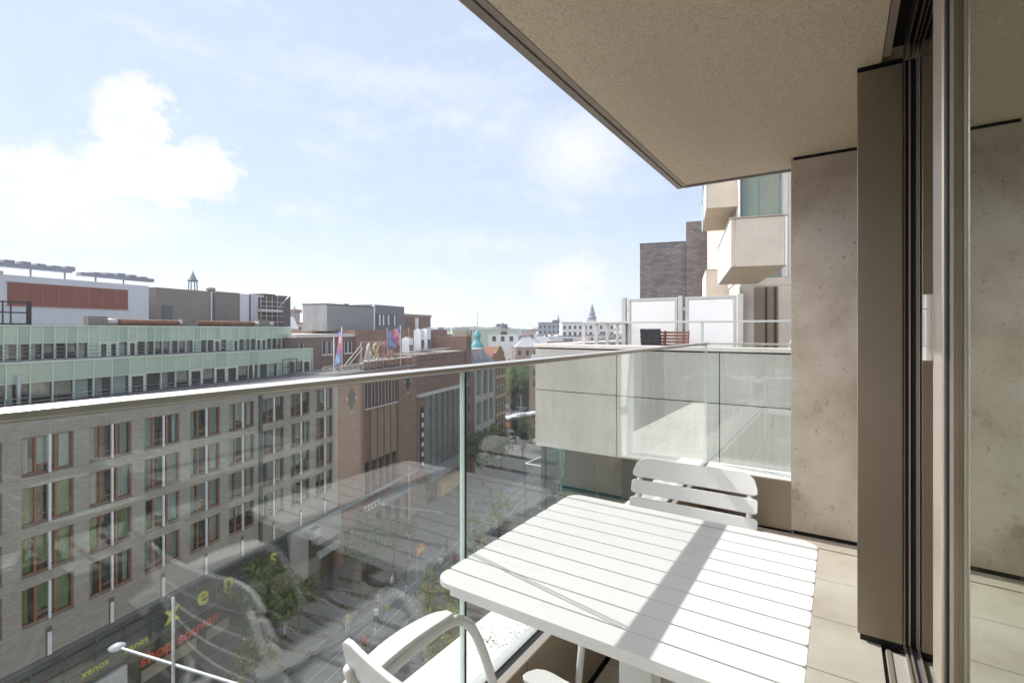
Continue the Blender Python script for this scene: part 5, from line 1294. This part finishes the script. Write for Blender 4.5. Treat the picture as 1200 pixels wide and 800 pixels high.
# a scatter of roofs out to the horizon between the street and the concrete block
nrow = 0
for ring, (d0, d1, n, t0, t1) in enumerate(((125, 165, 7, -7.5, -4.5), (170, 230, 10, -5.5, -2.6), (240, 320, 20, -4.8, -1.6), (330, 470, 30, -4.2, .2), (480, 700, 34, -2.5, 2.2))):
    for i in range(n):
        b0, b1 = (-42, -13.0) if ring > 1 else (-35.0 if ring else -33.2, -15.0)
        bear = b0+(b1-b0)*(i+rc.uniform(.15, .85))/n; dist = rc.uniform(d0, d1)
        if ring <= 1 and -36.5 < bear < -29.5: continue
        st = rc.choice(('gable', 'gable', 'hip', 'flat')); wl_ = rc.choice(WALLS); rf = rc.choice(TILES)
        house(bear, dist, rc.uniform(9, 16)*(1+ring*.25), rc.uniform(9, 13), rc.uniform(t0, t1), st, rc.uniform(-.5, .5), 'distant town house among the many roofs on the skyline', 'far town houses on the skyline', wl_, rf, ring < 3, rc.uniform(2, 3.6))
house(-30.4, 185, 18, 14, -2.9, 'hip', .25, 'pink brick house with a pale hipped roof just left of the concrete block', None, mat('pink brick', (.42, .30, .26), .85), TILES[2], True, 3.6)
house(-24.8, 250, 26, 14, 3.2, 'flat', .15, 'long white building with small square windows under the church spire', None, WALLS[2], TILES[2], True)
house(-28.2, 300, 24, 16, 3.8, 'flat', 0, 'blue grey office slab on the skyline right of the domed roof', None, mat('blue grey wall', (.25, .28, .33), .7), TILES[3], True)
house(-36.5, 190, 26, 14, -.2, 'flat', .1, 'pale green long roofed building behind the brick penthouse', None, mat('pale green wall', (.47, .51, .42), .8), mat('pale green roof', (.50, .54, .46), .7), False)
house(-60.5, 170, 22, 12, 4.2, 'gable', .2, 'grey gabled roof on the skyline right of the scaffolded chimney', None, WALLS[1], TILES[2], True, 4)
house(-57.5, 210, 15, 12, 2.2, 'flat', 0, 'pale house under the small brick tower left of the dark box', None, WALLS[1], TILES[0], True)
for i in range(14):      # fill behind the near buildings so that a side step finds a town there
    house(-95+i*4.1, rc.uniform(150, 260), rc.uniform(14, 24), 14, rc.uniform(-4, -.5), rc.choice(('gable', 'hip', 'flat')), rc.uniform(-.4, .4), 'town house roof behind the buildings across the street', 'town houses behind the street front', rc.choice(WALLS), rc.choice(TILES), False)
def spire(bear, dist, prof, n, label, mt, name='church_spire', base=None):
    a = R(bear); o = thing(name, label, 'tower', (dist*sin(a), dist*cos(a), ZG), -a)
    z0 = prof[0][1]; bx(-base/2, -base/2, 0, base/2, base/2, z0+EYE-ZG).build('shaft', mt[0], o)
    MB().lathe([(r, z+EYE-ZG) for r, z in prof], n).build('spire', mt[1], o); return o
SLT = mat('blue grey slate', (.20, .23, .28), .7, 0, .15, 2)
spire(-24.35, 430, [(3.6, 9), (4.0, 10.0), (2.8, 11.5), (2.6, 14), (1.8, 15.5), (1.3, 18.5), (.3, 21), (.1, 23)], 8, 'grey church spire rising above the terrace railing', (mat('stone shaft', (.30, .30, .31), .8), SLT), base=6.5)
spire(-28.2, 420, [(1.2, 6), (1.5, 7), (.7, 9), (.1, 13)], 8, 'thin dark needle spire on the skyline', (SLT, SLT), base=2)
spire(-57.2, 260, [(3.0, 8.0), (3.2, 8.3), (3.2, 9.5), (.4, 9.9), (.1, 11.5)], 4, 'small square brick tower on the skyline left of the dark box', (mat('rose brick', (.30, .22, .21), .8), RB2), base=4.6)
ld = thing('lattice_cupola', 'open grey green church lantern cupola on the skyline above the taupe block', 'tower', (-150*sin(R(66.3)), 150*cos(R(66.3)), ZG), 0)
bx(-1.5, -1.5, 0, 1.5, 1.5, 9.5+EYE-ZG).build('shaft', mat('grey stone shaft', (.3, .31, .31), .8), ld)
VG = mat('grey green lead', (.22, .27, .27), .6, .2, .15, 3); q = MB(); zb = EYE-ZG
for k in range(8):
    a = 2*pi*k/8; q.tube([(1.05*cos(a), 1.05*sin(a), zb+9.5), (.9*cos(a), .9*sin(a), zb+12.3)], .14, 5)
q.build('column', VG, ld)
MB().lathe([(1.1, 12.2), (1.3, 12.4), (.85, 12.8), (.65, 13.4), (.4, 13.8), (.3, 14.3), (.1, 14.5), (.05, 15.3)], 10, (0, 0, zb)).build('dome', VG, ld, smooth=True)
MB().lathe([(1.5, 9.5), (1.5, 9.8), (1.2, 10.0)], 8, (0, 0, zb)).build('ring', VG, ld)
dmh = thing('domed_house', 'dark domed roof with white windows beyond the copper turret', 'house', (-190*sin(R(34.6)), 190*cos(R(34.6)), ZG), R(34.6))
bx(-6, 0, 0, 6, 8, zb-2.0).build('wall', WALLS[2], dmh)
for i in range(3): bx(-4+i*3.3, -.06, zb-4.5, -2.6+i*3.3, -.01, zb-2.6).build('window', DKW, dmh)
MB().lathe([(3.6, -2), (3.5, -1), (2.9, .2), (1.9, 1.1), (.8, 1.6), (.5, 2.1), (.1, 2.7)], 16, (0, 4, zb)).build('dome', TILES[3], dmh, smooth=True)
# wooded rise on the horizon
hz = MB(); rgx = random.Random(8)
for i in range(2600):
    b = R(rgx.uniform(-48, -12)); d = rgx.uniform(820, 900); hgt = 4.2+2.2*sin(b*37)+1.5*sin(b*91); z = EYE-4+rgx.random()*(hgt+2); p = Vector((d*sin(b), d*cos(b), z)); s = rgx.uniform(1.5, 3.4)
    n = Vector((rgx.uniform(-1, 1), rgx.uniform(-1, 1), rgx.uniform(-.3, 1))).normalized(); u = n.orthogonal().normalized(); w = n.cross(u)
    hz.face([p-u*s, p-w*s, p+u*s, p+w*s])
tag(hz.build('far_woods', LEAF), 'line of far green treetops on the horizon', 'trees', None, 'stuff')

# summer haze over the far roofs
hb = bx(-1300, -1300, ZG-1, 1300, 1300, 42)
hm = bpy.data.materials.new('pale summer haze'); hm.use_nodes = True; hm.node_tree.nodes.clear()
ho = hm.node_tree.nodes.new('ShaderNodeOutputMaterial'); hv = hm.node_tree.nodes.new('ShaderNodeVolumePrincipled')
hv.inputs['Color'].default_value = (.92, .94, .97, 1); hv.inputs['Density'].default_value = .0005; hv.inputs['Anisotropy'].default_value = .25
hm.node_tree.links.new(hv.outputs[0], ho.inputs['Volume'])
tag(hb.build('haze', hm), 'pale summer haze over the far roofs of the city', 'haze', None, 'stuff')
